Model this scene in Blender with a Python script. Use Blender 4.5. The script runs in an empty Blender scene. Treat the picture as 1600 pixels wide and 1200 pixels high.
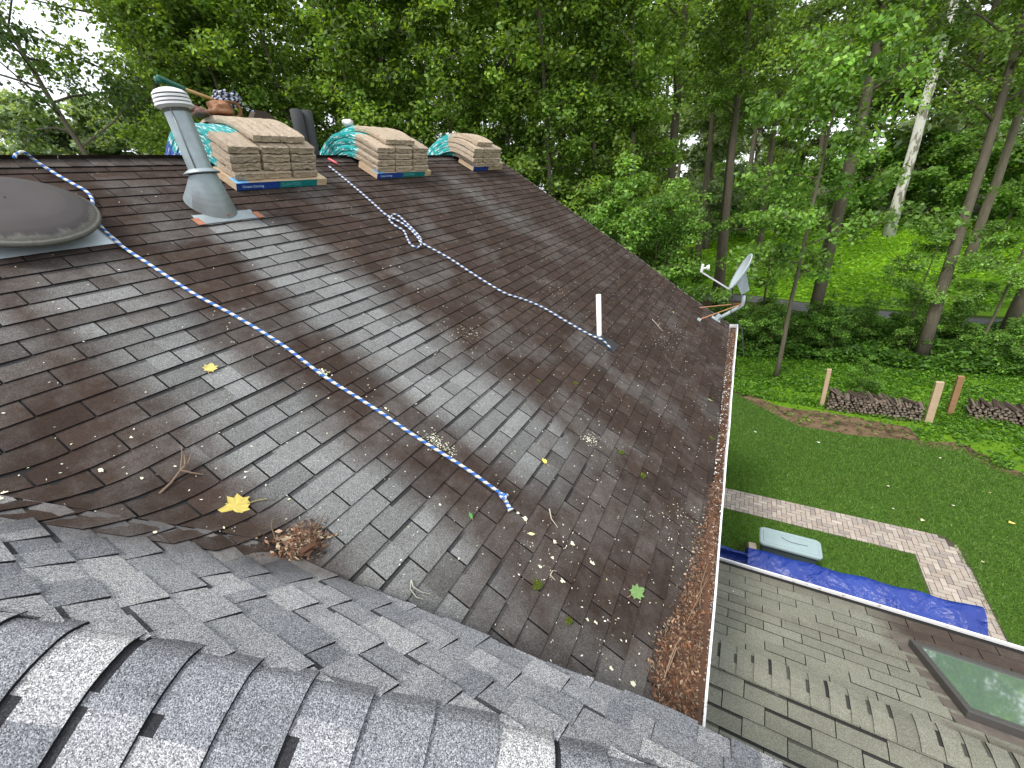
import bpy, bmesh, math, random
import numpy as np
from mathutils import Vector, Matrix, noise
random.seed(7)
rnd = random.random
def U(a, b): return a + (b - a) * random.random()
sc = bpy.context.scene
COL = sc.collection
CZ = 7.0                                            # eye height above the lawn
R = np.array([[0.8689390807964786, 0.1226984335990044, -0.4794684225858062],
              [0.48074288994779313, -0.439461750313548, 0.7587882733516622],
              [-0.11760589963609215, -0.8898418198779507, -0.44085188892311883]])
F_PX = 617.14
# ------------------------------------------------------------------ camera
cam_d = bpy.data.cameras.new('camera'); cam = bpy.data.objects.new('camera', cam_d); COL.objects.link(cam)
cam_d.sensor_width = 36.0; cam_d.lens = F_PX / 1600 * 36.0; cam_d.clip_start = 0.05; cam_d.clip_end = 2000
m = Matrix.Identity(4)
for i in range(3):
    m[i][0] = R[i][0]; m[i][1] = -R[i][1]; m[i][2] = -R[i][2]
m[2][3] = CZ
cam.matrix_world = m; sc.camera = cam
# ------------------------------------------------------------------ sky, sun, exposure
SUN_EL, SUN_AZ = math.radians(58), math.radians(200)      # azimuth clockwise from +Y
w = bpy.data.worlds.new('World'); sc.world = w; w.use_nodes = True
nt = w.node_tree; nt.nodes.clear()
out = nt.nodes.new('ShaderNodeOutputWorld'); bg = nt.nodes.new('ShaderNodeBackground'); sky = nt.nodes.new('ShaderNodeTexSky')
sky.sky_type = 'NISHITA'; sky.sun_disc = False; sky.sun_elevation = SUN_EL; sky.sun_rotation = SUN_AZ
mx = nt.nodes.new('ShaderNodeMix'); mx.data_type = 'RGBA'; mx.inputs[0].default_value = 0.86
mx.inputs[7].default_value = (10.6, 11.0, 11.6, 1)       # thin bright cloud over the blue
nt.links.new(sky.outputs[0], mx.inputs[6]); nt.links.new(mx.outputs[2], bg.inputs[0]); bg.inputs[1].default_value = 0.1
nt.links.new(bg.outputs[0], out.inputs[0])
sd = bpy.data.lights.new('sun', 'SUN'); sd.energy = 2.2; sd.angle = math.radians(12); sd.color = (1, 0.96, 0.9)
so = bpy.data.objects.new('sun', sd); COL.objects.link(so)
sv = Vector((math.sin(SUN_AZ) * math.cos(SUN_EL), math.cos(SUN_AZ) * math.cos(SUN_EL), math.sin(SUN_EL)))
so.rotation_euler = sv.to_track_quat('Z', 'Y').to_euler(); so.location = (0, -20, 40)
sc.view_settings.view_transform = 'Standard'; sc.view_settings.look = 'None'
sc.view_settings.exposure = 0.72; sc.view_settings.gamma = 1.0
sc.cycles.max_bounces = 8; sc.cycles.diffuse_bounces = 4; sc.cycles.glossy_bounces = 2; sc.cycles.transmission_bounces = 6
# ------------------------------------------------------------------ geometry of the place
TH, BE, HM, DG = 0.5587445910310027, 0.7340877820080977, 2.05, 0.68
ct, st, cb, sb = math.cos(TH), math.sin(TH), math.cos(BE), math.sin(BE)
def P(u, v, l=0.0):                                  # main roof: u down the slope, v along the ridge, l off the surface
    return Vector((u * ct + (l - HM) * st, v, CZ - u * st + (l - HM) * ct))
NM = Vector((st, 0, ct)); DM = Vector((ct, 0, -st)); YV = Vector((0, 1, 0))
NG = Vector((0, sb, cb)); DGV = Vector((0, cb, -sb))
def G(a, b, l=0.0):                                  # grey roof: a along it, b down its slope
    return Vector((a, b * cb + (l - DG) * sb, CZ - b * sb + (l - DG) * cb))
def ray(px, py):
    v = R @ np.array([px - 800.0, py - 600.0, F_PX]); v /= np.linalg.norm(v); return v
def uv_m(px, py):
    r = ray(px, py); k = -HM / (r[0] * st + r[2] * ct); q = r * k
    return float(q[0] * ct - q[2] * st), float(q[1])
def ab_g(px, py):
    r = ray(px, py); k = -DG / (r[1] * sb + r[2] * cb); q = r * k
    return float(q[0]), float(q[1] * cb - q[2] * sb)
def on_z(px, py, z):
    r = ray(px, py); q = r * ((z - CZ) / r[2]); return Vector((q[0], q[1], z))
def on_x(px, py, x):
    r = ray(px, py); q = r * (x / r[0]); return Vector((q[0], q[1], q[2] + CZ))
def on_y(px, py, y):
    r = ray(px, py); q = r * (y / r[1]); return Vector((q[0], q[1], q[2] + CZ))
RIDGE_Y, RIDGE_Z, EAVE_Y, EAVE_Z = 2.57, 3.0, 3.94, 2.65      # the lower wing
LA = math.atan2(RIDGE_Z - EAVE_Z, EAVE_Y - RIDGE_Y); cl, sl = math.cos(LA), math.sin(LA)
def LF(a, b, l=0.0): return Vector((a, RIDGE_Y + b * cl + l * sl, RIDGE_Z - b * sl + l * cl))
def LN(a, b, l=0.0): return Vector((a, RIDGE_Y - b * cl - l * sl, RIDGE_Z - b * sl + l * cl))
def xy_l(px, py):
    r = ray(px, py); n = np.array([0, sl, cl]); d = sl * RIDGE_Y + cl * (RIDGE_Z - CZ); q = r * (d / (r @ n))
    return float(q[0]), float((q[1] - RIDGE_Y) / cl)
def sstep(a, b, x):
    t = min(1, max(0, (x - a) / (b - a))); return t * t * (3 - 2 * t)
def interp(xs, ys, x): return float(np.interp(x, xs, ys))
# ------------------------------------------------------------------ materials
class N:
    def __init__(s, name, rough=0.8, spec=0.3):
        s.m = bpy.data.materials.new(name); s.m.use_nodes = True; s.t = s.m.node_tree
        s.b = s.t.nodes['Principled BSDF']; s.b.inputs['Roughness'].default_value = rough
        s.b.inputs['Specular IOR Level'].default_value = spec; s.o = s.t.nodes['Material Output']
    def n(s, ty, **k):
        x = s.t.nodes.new(ty)
        for a, v in k.items(): setattr(x, a, v)
        return x
    def l(s, a, b): s.t.links.new(a, b)
    def val(s, sock, v):
        if hasattr(v, 'node'): s.l(v, sock)
        else: sock.default_value = v
    def attr(s, nm): return s.n('ShaderNodeAttribute', attribute_name=nm)
    def sep(s, c):
        x = s.n('ShaderNodeSeparateColor'); s.l(c, x.inputs[0]); return x.outputs
    def sepv(s, c):
        x = s.n('ShaderNodeSeparateXYZ'); s.l(c, x.inputs[0]); return x.outputs
    def math(s, op, a, b=0.0, c=0.0, clamp=False):
        x = s.n('ShaderNodeMath', operation=op, use_clamp=clamp); s.val(x.inputs[0], a); s.val(x.inputs[1], b); s.val(x.inputs[2], c); return x.outputs[0]
    def noise(s, sc_, det=2, rough=.5, vec=None, dist=0):
        x = s.n('ShaderNodeTexNoise'); x.inputs['Scale'].default_value = sc_; x.inputs['Detail'].default_value = det
        x.inputs['Roughness'].default_value = rough; x.inputs['Distortion'].default_value = dist
        s.l(vec if vec else s.obj(), x.inputs['Vector']); return x.outputs[0]
    def obj(s):
        if not hasattr(s, '_o'): s._o = s.n('ShaderNodeTexCoord').outputs['Object']
        return s._o
    def geo(s): return s.n('ShaderNodeNewGeometry').outputs['Position']
    def ramp(s, fac, stops):
        x = s.n('ShaderNodeValToRGB'); e = x.color_ramp.elements
        while len(e) < len(stops): e.new(0.5)
        for i, (p, c) in enumerate(stops):
            e[i].position = p; e[i].color = (*c, 1) if len(c) == 3 else c
        s.l(fac, x.inputs[0]); return x.outputs[0]
    def mix(s, f, a, b, mode='MIX'):
        x = s.n('ShaderNodeMix', data_type='RGBA', blend_type=mode); s.val(x.inputs[0], f)
        for i, v in ((6, a), (7, b)):
            if hasattr(v, 'node'): s.l(v, x.inputs[i])
            else: x.inputs[i].default_value = (*v, 1) if len(v) == 3 else v
        return x.outputs[2]
    def bump(s, h, st_=.5, dist=.01):
        x = s.n('ShaderNodeBump'); x.inputs['Strength'].default_value = st_; x.inputs['Distance'].default_value = dist
        s.l(h, x.inputs['Height']); s.l(x.outputs[0], s.b.inputs['Normal'])
    def col(s, c):
        if hasattr(c, 'node'): s.l(c, s.b.inputs['Base Color'])
        else: s.b.inputs['Base Color'].default_value = (*c, 1)
        return s.m
def plain(name, c, rough=.7, var=.18, scale=12, spec=.3, metal=0, bump=0.0):
    k = N(name, rough, spec); n1 = k.noise(scale, 4, .6)
    k.col(k.mix(n1, tuple(x * (1 - var) for x in c), tuple(min(1, x * (1 + var)) for x in c)))
    k.b.inputs['Metallic'].default_value = metal
    if bump: k.bump(k.noise(scale * 6, 3), bump, .01)
    return k.m
def shingle_mat(name, dirty, clean_ramp, gran=420, tint=None):
    """Col.r tone of the tab, Col.g how clean of algae, Col.b dark band (printed, and butt shadow painted in) / warm shift"""
    k = N(name, 1.0, .03); r, g, b = k.sep(k.attr('Col').outputs[0])[:3]
    vor = k.n('ShaderNodeTexVoronoi'); vor.inputs['Scale'].default_value = gran; k.l(k.geo(), vor.inputs['Vector'])
    gr = k.sep(vor.outputs['Color'])[0]
    n2 = k.noise(60, 5, .75, k.geo()); n3 = k.noise(2.3, 4, .6, k.geo()); n4 = k.noise(9, 4, .65, k.geo())
    gcol = k.ramp(gr, clean_ramp)
    dcol = k.mix(n4, dirty[0], dirty[1])
    dcol = k.mix(k.math('MULTIPLY', gr, .5), dcol, dirty[2])
    cl_ = k.math('ADD', g, k.math('MULTIPLY', k.math('SUBTRACT', n4, .5), .55))
    cl_ = k.math('ADD', cl_, k.math('MULTIPLY', k.math('SUBTRACT', n3, .5), .35), clamp=True)
    c = k.mix(cl_, dcol, gcol)
    mul = k.math('MULTIPLY', r, k.math('ADD', .72, k.math('MULTIPLY', n2, .56)))
    vs = k.n('ShaderNodeVectorMath', operation='SCALE'); k.l(c, vs.inputs[0]); k.l(mul, vs.inputs['Scale'])
    c = vs.outputs[0]
    if 'grey_blend' in name:
        wf = k.math('ADD', k.math('MULTIPLY', k.math('SUBTRACT', r, .72), 1.6), k.math('MULTIPLY', k.math('SUBTRACT', n3, .5), .8), clamp=True)
        c = k.mix(1.0, c, k.mix(wf, (.965, .985, 1.035), (1.03, 1.01, .975)), 'MULTIPLY')
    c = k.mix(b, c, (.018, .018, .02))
    # pale lichen discs and dust specks
    v2 = k.n('ShaderNodeTexVoronoi'); v2.inputs['Scale'].default_value = 9; v2.inputs['Randomness'].default_value = 1; k.l(k.geo(), v2.inputs['Vector'])
    rr = k.sep(v2.outputs['Color'])
    lim = k.math('MULTIPLY', k.math('MULTIPLY', rr[0], rr[1]), .13)
    spot = k.math('MULTIPLY', k.math('LESS_THAN', v2.outputs['Distance'], lim), k.math('LESS_THAN', n2, .56))
    c = k.mix(k.math('MULTIPLY', spot, tint if tint is not None else .35), c, (.32, .30, .28))
    k.col(c); k.bump(gr, .5, .0012)
    return k.m
M_MAIN = shingle_mat('brown_algae_shingle', ((.022, .0145, .0115), (.050, .034, .0275), (.085, .065, .055)),
                     [(0, (.07, .072, .071)), (.45, (.172, .175, .172)), (.8, (.25, .252, .248)), (1, (.34, .345, .335))])
M_GREY = shingle_mat('grey_blend_shingle', ((.06, .055, .052), (.10, .092, .088), (.16, .15, .15)),
                     [(0, (.05, .052, .058)), (.35, (.19, .193, .203)), (.7, (.30, .302, .312)), (1, (.56, .56, .56))], 470, .1)
M_LOW = shingle_mat('mossy_tan_shingle', ((.045, .032, .026), (.075, .056, .045), (.11, .09, .08)),
                    [(0, (.09, .09, .072)), (.45, (.185, .185, .145)), (.8, (.235, .235, .185)), (1, (.29, .285, .24))], 420, .25)
M_FELT = plain('black_underlay', (.016, .015, .015), .95)
M_WHITE = plain('white_painted_metal', (.78, .78, .78), .45, .06, 6)
M_WOODTRIM = plain('bare_plywood', (.42, .33, .22), .8, .2, 10)
M_SIDING = plain('pale_siding', (.5, .5, .47), .7, .06, 3)
def flat_col_mat(name, rough=.8, spec=.2, sub=0.0, noise_amt=.3, nscale=40, transl=0.0, attr='Col'):
    k = N(name, rough, spec); c = k.attr(attr).outputs[0]
    n1 = k.noise(nscale, 3, .6, k.geo())
    vs = k.n('ShaderNodeVectorMath', operation='SCALE'); k.l(c, vs.inputs[0])
    k.l(k.math('ADD', 1 - noise_amt / 2, k.math('MULTIPLY', n1, noise_amt)), vs.inputs['Scale'])
    k.col(vs.outputs[0])
    if transl:
        tr = k.n('ShaderNodeBsdfTranslucent'); v2 = k.n('ShaderNodeVectorMath', operation='MULTIPLY'); k.l(vs.outputs[0], v2.inputs[0]); v2.inputs[1].default_value = (1.7, 1.55, .5)
        k.l(v2.outputs[0], tr.inputs[0]); ms = k.n('ShaderNodeMixShader'); ms.inputs[0].default_value = transl
        k.l(k.b.outputs[0], ms.inputs[1]); k.l(tr.outputs[0], ms.inputs[2]); k.l(ms.outputs[0], k.o.inputs[0])
    return k.m
M_VC = flat_col_mat('coloured_surface')
M_LEAF = flat_col_mat('foliage', .5, .35, noise_amt=.2, nscale=3, transl=.42)
M_FLAKE = flat_col_mat('dry_litter', .85, .2, noise_amt=.5, nscale=90)
M_ROPE = flat_col_mat('braided_rope', .75, .2, noise_amt=.3, nscale=300)
k = N('tree_bark', .9, .1); z_ = k.n('ShaderNodeMapping'); z_.inputs['Scale'].default_value = (1, 1, .15); k.l(k.geo(), z_.inputs['Vector'])
bn = k.noise(14, 6, .7, z_.outputs[0]); bc = k.sep(k.attr('Col').outputs[0])[0]
cc = k.mix(bn, (.05, .042, .028), (.20, .175, .13)); vs = k.n('ShaderNodeVectorMath', operation='SCALE'); k.l(cc, vs.inputs[0]); k.l(bc, vs.inputs['Scale'])
k.col(vs.outputs[0]); k.bump(bn, .8, .03); M_BARK = k.m
k = N('pale_peeling_bark', .85, .1); z_ = k.n('ShaderNodeMapping'); z_.inputs['Scale'].default_value = (1, 1, .35); k.l(k.geo(), z_.inputs['Vector'])
bn = k.noise(3.2, 5, .6, z_.outputs[0]); k.col(k.ramp(bn, [(0, (.12, .1, .08)), (.44, (.25, .22, .18)), (.5, (.62, .6, .54)), (1, (.72, .7, .65))])); k.bump(bn, .5, .03); M_PALEBARK = k.m
# ------------------------------------------------------------------ mesh helpers
def tag(o, label=None, cat=None, group=None, kind=None):
    if label: o['label'] = label
    if cat: o['category'] = cat
    if group: o['group'] = group
    if kind: o['kind'] = kind
    return o
def empty(name, loc=(0, 0, 0), label=None, cat=None, group=None):
    o = bpy.data.objects.new(name, None); COL.objects.link(o); o.location = loc; o.empty_display_size = .1
    return tag(o, label, cat, group)
class MB:
    def __init__(s): s.v = []; s.f = []; s.c = []; s.uv = []
    def add(s, vs, fs, col=(1, 1, 1)):
        o = len(s.v); s.v.extend(vs)
        for f in fs: s.f.append(tuple(i + o for i in f)); s.c.append(col)
        return o
    def face(s, pts, col=(1, 1, 1)):
        """col may be one colour or one per corner"""
        o = len(s.v); s.v.extend(pts); s.f.append(tuple(range(o, o + len(pts)))); s.c.append(col)
    def box(s, c, size, rot=None, col=(1, 1, 1)):
        hx, hy, hz = (x / 2 for x in size); pts = [Vector((x, y, z)) for z in (-hz, hz) for y in (-hy, hy) for x in (-hx, hx)]
        if rot is not None: pts = [rot @ p for p in pts]
        s.add([p + Vector(c) for p in pts], [(0, 2, 3, 1), (4, 5, 7, 6), (0, 1, 5, 4), (2, 6, 7, 3), (0, 4, 6, 2), (1, 3, 7, 5)], col)
    def prism(s, poly, z0, z1, col=(1, 1, 1)):
        n = len(poly); s.add([Vector((x, y, z0)) for x, y in poly] + [Vector((x, y, z1)) for x, y in poly],
                             [tuple(reversed(range(n))), tuple(range(n, 2 * n))] + [(i, (i + 1) % n, n + (i + 1) % n, n + i) for i in range(n)], col)
    def tube(s, pts, rad, seg=8, col=(1, 1, 1), cap=True, colf=None):
        pts = [Vector(p) for p in pts]; n = len(pts); rs = rad if isinstance(rad, (list, tuple)) else [rad] * n
        o = len(s.v); ref = None
        for i, p in enumerate(pts):
            t = (pts[min(i + 1, n - 1)] - pts[max(i - 1, 0)])
            if t.length < 1e-9: t = Vector((0, 0, 1))
            t.normalize()
            if ref is None: ref = t.orthogonal().normalized()
            ref = (ref - t * ref.dot(t))
            ref = ref.normalized() if ref.length > 1e-6 else t.orthogonal().normalized()
            bi = t.cross(ref)
            for j in range(seg):
                a = 2 * math.pi * j / seg; s.v.append(p + (ref * math.cos(a) + bi * math.sin(a)) * rs[i])
        for i in range(n - 1):
            for j in range(seg):
                j2 = (j + 1) % seg
                s.f.append((o + i * seg + j, o + i * seg + j2, o + (i + 1) * seg + j2, o + (i + 1) * seg + j))
                s.c.append(colf(i, j) if colf else col)
        if cap:
            s.f.append(tuple(o + j for j in reversed(range(seg)))); s.c.append(colf(0, 0) if colf else col)
            s.f.append(tuple(o + (n - 1) * seg + j for j in range(seg))); s.c.append(colf(n - 1, 0) if colf else col)
    def lathe(s, prof, c, axis=Vector((0, 0, 1)), seg=32, col=(1, 1, 1), sx=1.0):
        """prof: list of (r, h) from one end to the other"""
        axis = axis.normalized(); a1 = axis.orthogonal().normalized(); a2 = axis.cross(a1); o = len(s.v); c = Vector(c)
        for r, h_ in prof:
            for j in range(seg):
                a = 2 * math.pi * j / seg; s.v.append(c + axis * h_ + a1 * (r * math.cos(a)) + a2 * (r * math.sin(a)))
        for i in range(len(prof) - 1):
            for j in range(seg):
                j2 = (j + 1) % seg; s.f.append((o + i * seg + j, o + i * seg + j2, o + (i + 1) * seg + j2, o + (i + 1) * seg + j)); s.c.append(col)
    def grid(s, rows, col=(1, 1, 1), colf=None):
        o = len(s.v); nr, nc = len(rows), len(rows[0])
        for r in rows: s.v.extend(r)
        for i in range(nr - 1):
            for j in range(nc - 1):
                s.f.append((o + i * nc + j, o + i * nc + j + 1, o + (i + 1) * nc + j + 1, o + (i + 1) * nc + j)); s.c.append(colf(i, j) if colf else col)
    def build(s, name, mat, parent=None, smooth=False, origin=None, mod=None):
        me = bpy.data.meshes.new(name)
        og = Vector(origin) if origin is not None else Vector((0, 0, 0))
        if len(s.v) > 20000:
            va = np.array([tuple(x) for x in s.v], dtype=np.float32) - np.array(og, dtype=np.float32)
            me.from_pydata(va.tolist(), [], s.f)
        else: me.from_pydata([tuple(Vector(x) - og) for x in s.v], [], s.f)
        at = me.color_attributes.new('Col', 'FLOAT_COLOR', 'CORNER')
        buf = np.ones((len(me.loops), 4), dtype=np.float32); i = 0
        for f, c in zip(s.f, s.c):
            n = len(f)
            if isinstance(c[0], (tuple, list)):
                for q in range(n): buf[i + q, :3] = c[q]
            else: buf[i:i + n, :3] = c
            i += n
        at.data.foreach_set('color', buf.ravel())
        if smooth: me.polygons.foreach_set('use_smooth', [True] * len(me.polygons))
        me.materials.append(mat); me.update()
        o = bpy.data.objects.new(name, me); COL.objects.link(o)
        if parent: o.parent = parent; o.location = og - parent.location if origin is not None else -Vector(parent.location)
        else: o.location = og
        return o
def sub(o, lv=1):
    md = o.modifiers.new('sub', 'SUBSURF'); md.levels = lv; md.render_levels = lv; return o
def bevel(o, w_=.005, seg=2):
    md = o.modifiers.new('bev', 'BEVEL'); md.width = w_; md.segments = seg; md.limit_method = 'ANGLE'; return o
def thing1(mb, name, mat, label, cat, group=None, smooth=False, origin=None, kind=None):
    if origin is None:
        vs_ = mb.v; origin = (sum(v[0] for v in vs_) / len(vs_), sum(v[1] for v in vs_) / len(vs_), min(v[2] for v in vs_))
    return tag(mb.build(name, mat, None, smooth, origin), label, cat, group, kind)
def clone(o, parent=None):
    c = o.copy(); COL.objects.link(c)
    if parent: c.parent = parent
    for ch in [x for x in o.children]: clone(ch, c)
    return c
# ------------------------------------------------------------------ height of the valley sweep
def zM(x): return CZ + (-HM - x * st) / ct
def zG(y): return CZ + (-DG - y * sb) / cb
def smax(a, b, k_):
    if k_ <= 1e-4: return max(a, b)
    h_ = max(k_ - abs(a - b), 0) / k_; return max(a, b) + h_ * h_ * k_ * .25
def fil(x): return .30 * sstep(-1.45, -1.8, x)
def lift_sweep(p, base_is_m):
    """follow the soft bend of the woven valley"""
    x, y = p.x, p.y
    if x > -1.2: return p
    a, b = zM(x), zG(y); base = a if base_is_m else b
    s_ = smax(a, b, fil(x)) ; wgt = sstep(-1.5, -1.75, x)
    if base_is_m and b > a + .0: return p + Vector((0, 0, (s_ - base) * wgt))
    return p + Vector((0, 0, (s_ - base) * wgt))
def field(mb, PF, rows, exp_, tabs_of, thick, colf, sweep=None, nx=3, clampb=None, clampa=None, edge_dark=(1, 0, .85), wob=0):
    """rows: butt positions b (down-slope coordinate); tabs_of(j,b) -> list of (a0,a1,tooth)"""
    for j, b1 in enumerate(rows):
        b0 = b1 - exp_ - .006
        for (a0, a1, tooth, cinfo) in tabs_of(j, b1):
            th_ = thick * tooth; n = nx; al = [a0 + (a1 - a0) * i / n for i in range(n + 1)]
            w1 = U(-wob, wob); w2 = U(-wob, wob)
            bl = [(b0, .0006), (b0 + .028, .0006 + th_ * .25), (b0 + .07, .0006 + th_ * .6), (b1, th_)]
            pts = []; ok = True; bb = []
            for r_, (bq, lf) in enumerate(bl):
                row = []; rb = []
                for i, a in enumerate(al):
                    q = bq + (w1 + (w2 - w1) * i / n) * (r_ == 3)
                    if clampb:
                        lo, hi = clampb(a); q = max(lo, min(q, hi))
                    aa = a
                    if clampa: 
                        lo, hi = clampa(q); aa = min(max(a, lo), hi)
                    p = PF(aa, q, lf)
                    if sweep is not None: p = lift_sweep(p, sweep)
                    row.append(p); rb.append((aa, q))
                pts.append(row); bb.append(rb)
            if (pts[3][0] - pts[0][0]).length < .012 and (pts[3][-1] - pts[0][-1]).length < .012: continue
            if (pts[0][0] - pts[0][-1]).length < .012 and (pts[3][0] - pts[3][-1]).length < .012: continue
            for r_ in range(3):
                for i in range(n):
                    q4 = [(r_, i), (r_, i + 1), (r_ + 1, i + 1), (r_ + 1, i)]
                    mb.face([pts[y][x] for y, x in q4][::-1], tuple(colf(*bb[y][x], cinfo, r_, j) for y, x in q4)[::-1])
            low = []
            for i in range(n + 1):
                aa, q = bb[3][i]; p = PF(aa, q, -.001)
                if sweep is not None: p = lift_sweep(p, sweep)
                low.append(p)
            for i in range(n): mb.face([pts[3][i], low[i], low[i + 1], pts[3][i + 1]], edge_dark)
            for i in (0, n):
                for r_ in range(3):
                    lo2 = []
                    for rr in (r_, r_ + 1):
                        aa, q = bb[rr][i]; p = PF(aa, q, -.001)
                        if sweep is not None: p = lift_sweep(p, sweep)
                        lo2.append(p)
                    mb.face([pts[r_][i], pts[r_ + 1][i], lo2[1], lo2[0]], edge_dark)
# ================================================================== THE HOUSE
house = empty('house', (-4.8, 3.0, 0), 'brown and grey shingled house whose roofs fill the foreground and middle of the view', 'house')
U_R, U_E = -4.446, 1.20
def ue(v): return 1.335 - .0295 * v
RAKE = [(-4.6, 8.22), (-4.4, 8.18), (-2.18, 7.69), (-.67, 7.37), (.3, 7.03), (1.3, 6.84)]
def rake(u): return interp([r[0] for r in RAKE], [r[1] for r in RAKE], u)
def valley_y(x): return 1.666 + .693 * x
EAVE_G = [(-3, .5), (-1.55, .56), (-1.42, .571), (-1.166, .617), (-.919, .649), (-.803, .662), (-.601, .69), (-.392, .709), (-.241, .742), (-.073, .767), (.063, .78), (.8, .80)]
def eave_y(x): return interp([e[0] for e in EAVE_G], [e[1] for e in EAVE_G], x)
# how clean of algae the main roof is: two washed streaks below the metal vents
def clean_m(v, u):
    n_ = noise.noise(Vector((u * 1.7, v * 2.1, 0)))
    c = 0.0
    b1 = sstep(1.58 + .14 * sstep(-2, -3.2, u), 1.88, v + .08 * n_) * (1 - sstep(2.12, 2.62, v + .12 * n_))
    f1 = sstep(-3.5, -3.1, u) * (1 - .8 * sstep(-.3, .6, u)); c = max(c, b1 * f1 * (1 - .3 * sstep(-1.3, -.2, u)) * 1.15)
    b2 = sstep(.50, .76, v + .08 * n_) * (1 - sstep(1.0, 1.32, v + .08 * n_)); f2 = sstep(-3.3, -2.8, u); c = max(c, b2 * f2 * (.55 + .45 * sstep(-2.7, -1.9, u)) * (1 - .8 * sstep(-.3, .6, u)))
    b3 = sstep(-.6, -.3, v) * (1 - sstep(.35, .62, v)); c = max(c, b3 * .45 * sstep(-3.3, -2.9, u) * (1 - sstep(-2.6, -1.9, u)))
    c = max(c, (.16 + .5 * max(0, n_ - .1)) * sstep(-.6, .1, u) * (1 - sstep(.9, 1.9, v)))
    c = max(c, .22 * sstep(.25, .62, n_ + .25) * (1 - sstep(3.0, 6, v) * .6))
    c = max(c, .3 * math.exp(-((v - 5.75) / .35) ** 2) * sstep(-4.1, -3.7, u) * (1 - sstep(-2.5, -1, u)))
    return min(1, c)
def col_main(v, u, ci, r_, j):
    tone, jit, dark = ci
    c = clean_m(v, u)
    c2 = min(1, max(0, c + jit * sstep(.12, .6, c)))
    return (tone, c2, (dark if r_ == 0 and c > .3 else 0.0))  # dark top strip: printed band with the shadow of the butt above painted in
ROWS_M = []
b = -1.987
while b > U_R - .02: b -= .1325
b += .1325
while b < 1.44: ROWS_M.append(b); b += .1325

def tabs_main(j, b1):
    res = []; v = -1.9 + (.155 if j % 2 else 0) + .30 % .31; rr = random.Random(j * 13 + 5)
    while v < 8.4:
        wd = .310; cuts = [0, 1] if rr.random() < .45 else [0, rr.uniform(.3, .7), 1]
        base = rr.uniform(.84, 1.12)
        for a_, b_ in zip(cuts[:-1], cuts[1:]):
            g0 = .0042 if a_ == 0 else 0; g1 = .0042 if b_ == 1 else 0
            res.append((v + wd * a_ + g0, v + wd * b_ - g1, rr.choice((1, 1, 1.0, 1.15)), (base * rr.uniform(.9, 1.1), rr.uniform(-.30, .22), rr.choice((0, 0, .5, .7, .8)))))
        v += wd
    return res
def clampb_m(v): return (U_R, ue(v))
def clampa_m(u):
    x = u * ct - HM * st
    lo = min(valley_y(x) - .10, .42)
    return (lo, rake(u))
mb = MB()
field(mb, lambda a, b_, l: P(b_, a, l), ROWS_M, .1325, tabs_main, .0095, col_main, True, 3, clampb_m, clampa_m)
# felt sheet under the tabs
main_roof = mb.build('brown_shingles', M_MAIN, house)
mb = MB(); us = np.linspace(U_R, 1.14, 40)
mb.grid([[lift_sweep(P(u, clampa_m(u)[0] - .02 + (clampa_m(u)[1] - clampa_m(u)[0] + .02) * t, -.002), True) for t in np.linspace(0, 1, 40)] for u in us])
mb.grid([[P(u, v, -.14) for v in (-1.9, rake(u))] for u in us]); 
for u0, u1 in zip(us[:-1], us[1:]): mb.face([P(u0, rake(u0) - .004, 0), P(u1, rake(u1) - .004, 0), P(u1, rake(u1) - .004, -.14), P(u0, rake(u0) - .004, -.14)])
# back slope
apx = P(U_R, 0).x; az = P(U_R, 0).z
def PB(u, v, l=0): return Vector((2 * apx - (P(u, v).x) - l * st, v, P(u, v).z + l * ct))
mb.grid([[PB(u, v) for v in (-4, rake(u))] for u in us])
mb.build('roof_deck', M_FELT, house)
mb = MB()
def tb_back(j, b1): return [(v, v + .9, 1, (1, 0, 0)) for v in np.arange(-4, 8.0, .905)]
field(mb, lambda a, b_, l: PB(b_, a, l), ROWS_M, .1325, tb_back, .006, lambda v, u, ci, r_, j: (1, 0, 0), None, 1, None, lambda u: (-4, rake(u)))
for i, f in enumerate(mb.f): mb.f[i] = tuple(reversed(f))
mb.build('back_slope_shingles', M_MAIN, house)
# rake drip edge
mb = MB()
for u0, u1 in zip(us[:-1], us[1:]):
    mb.face([P(u0, rake(u0) - .012, .007), P(u1, rake(u1) - .012, .007), P(u1, rake(u1) + .006, .007), P(u0, rake(u0) + .006, .007)])
    mb.face([P(u0, rake(u0) + .006, .007), P(u1, rake(u1) + .006, .007), P(u1, rake(u1) + .006, -.05), P(u0, rake(u0) + .006, -.05)])
mb.build('rake_edge', plain('weathered_drip_edge', (.2, .19, .18), .7, .5, 30), house)
# ridge caps and bare ridge vent board
mb = MB(); v = -2.1
while v < 8.1:
    tn = U(.8, 1.2); L_ = .142
    for s_, PX in ((1, P), (-1, PB)):
        rows_ = []
        for k_ in range(4):
            du = .135 * k_ / 3
            rows_.append([PX(U_R + du - .004, v + .002, .020), PX(U_R + du - .004, min(v + L_ * 1.25, 8.2), .015)])
        if s_ > 0: rows_ = rows_[::-1]
        mb.grid(rows_, (tn, .16, 0))
        e = rows_[0] if s_ > 0 else rows_[-1]
        q = [PX(U_R + .13, v + .002, .0), PX(U_R + .13, min(v + L_ * 1.25, 8.2), .0)]
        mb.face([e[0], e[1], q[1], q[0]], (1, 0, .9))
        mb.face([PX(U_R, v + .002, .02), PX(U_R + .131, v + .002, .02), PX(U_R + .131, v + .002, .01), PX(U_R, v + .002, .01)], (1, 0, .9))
    v += L_
mb.build('ridge_cap', M_MAIN, house)
mb = MB()
mb.box((apx - .035, 1.95, az + .028), (.07, 1.75, .018), col=(1, 1, 1)); mb.build('ridge_board', M_WOODTRIM, house)
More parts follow.
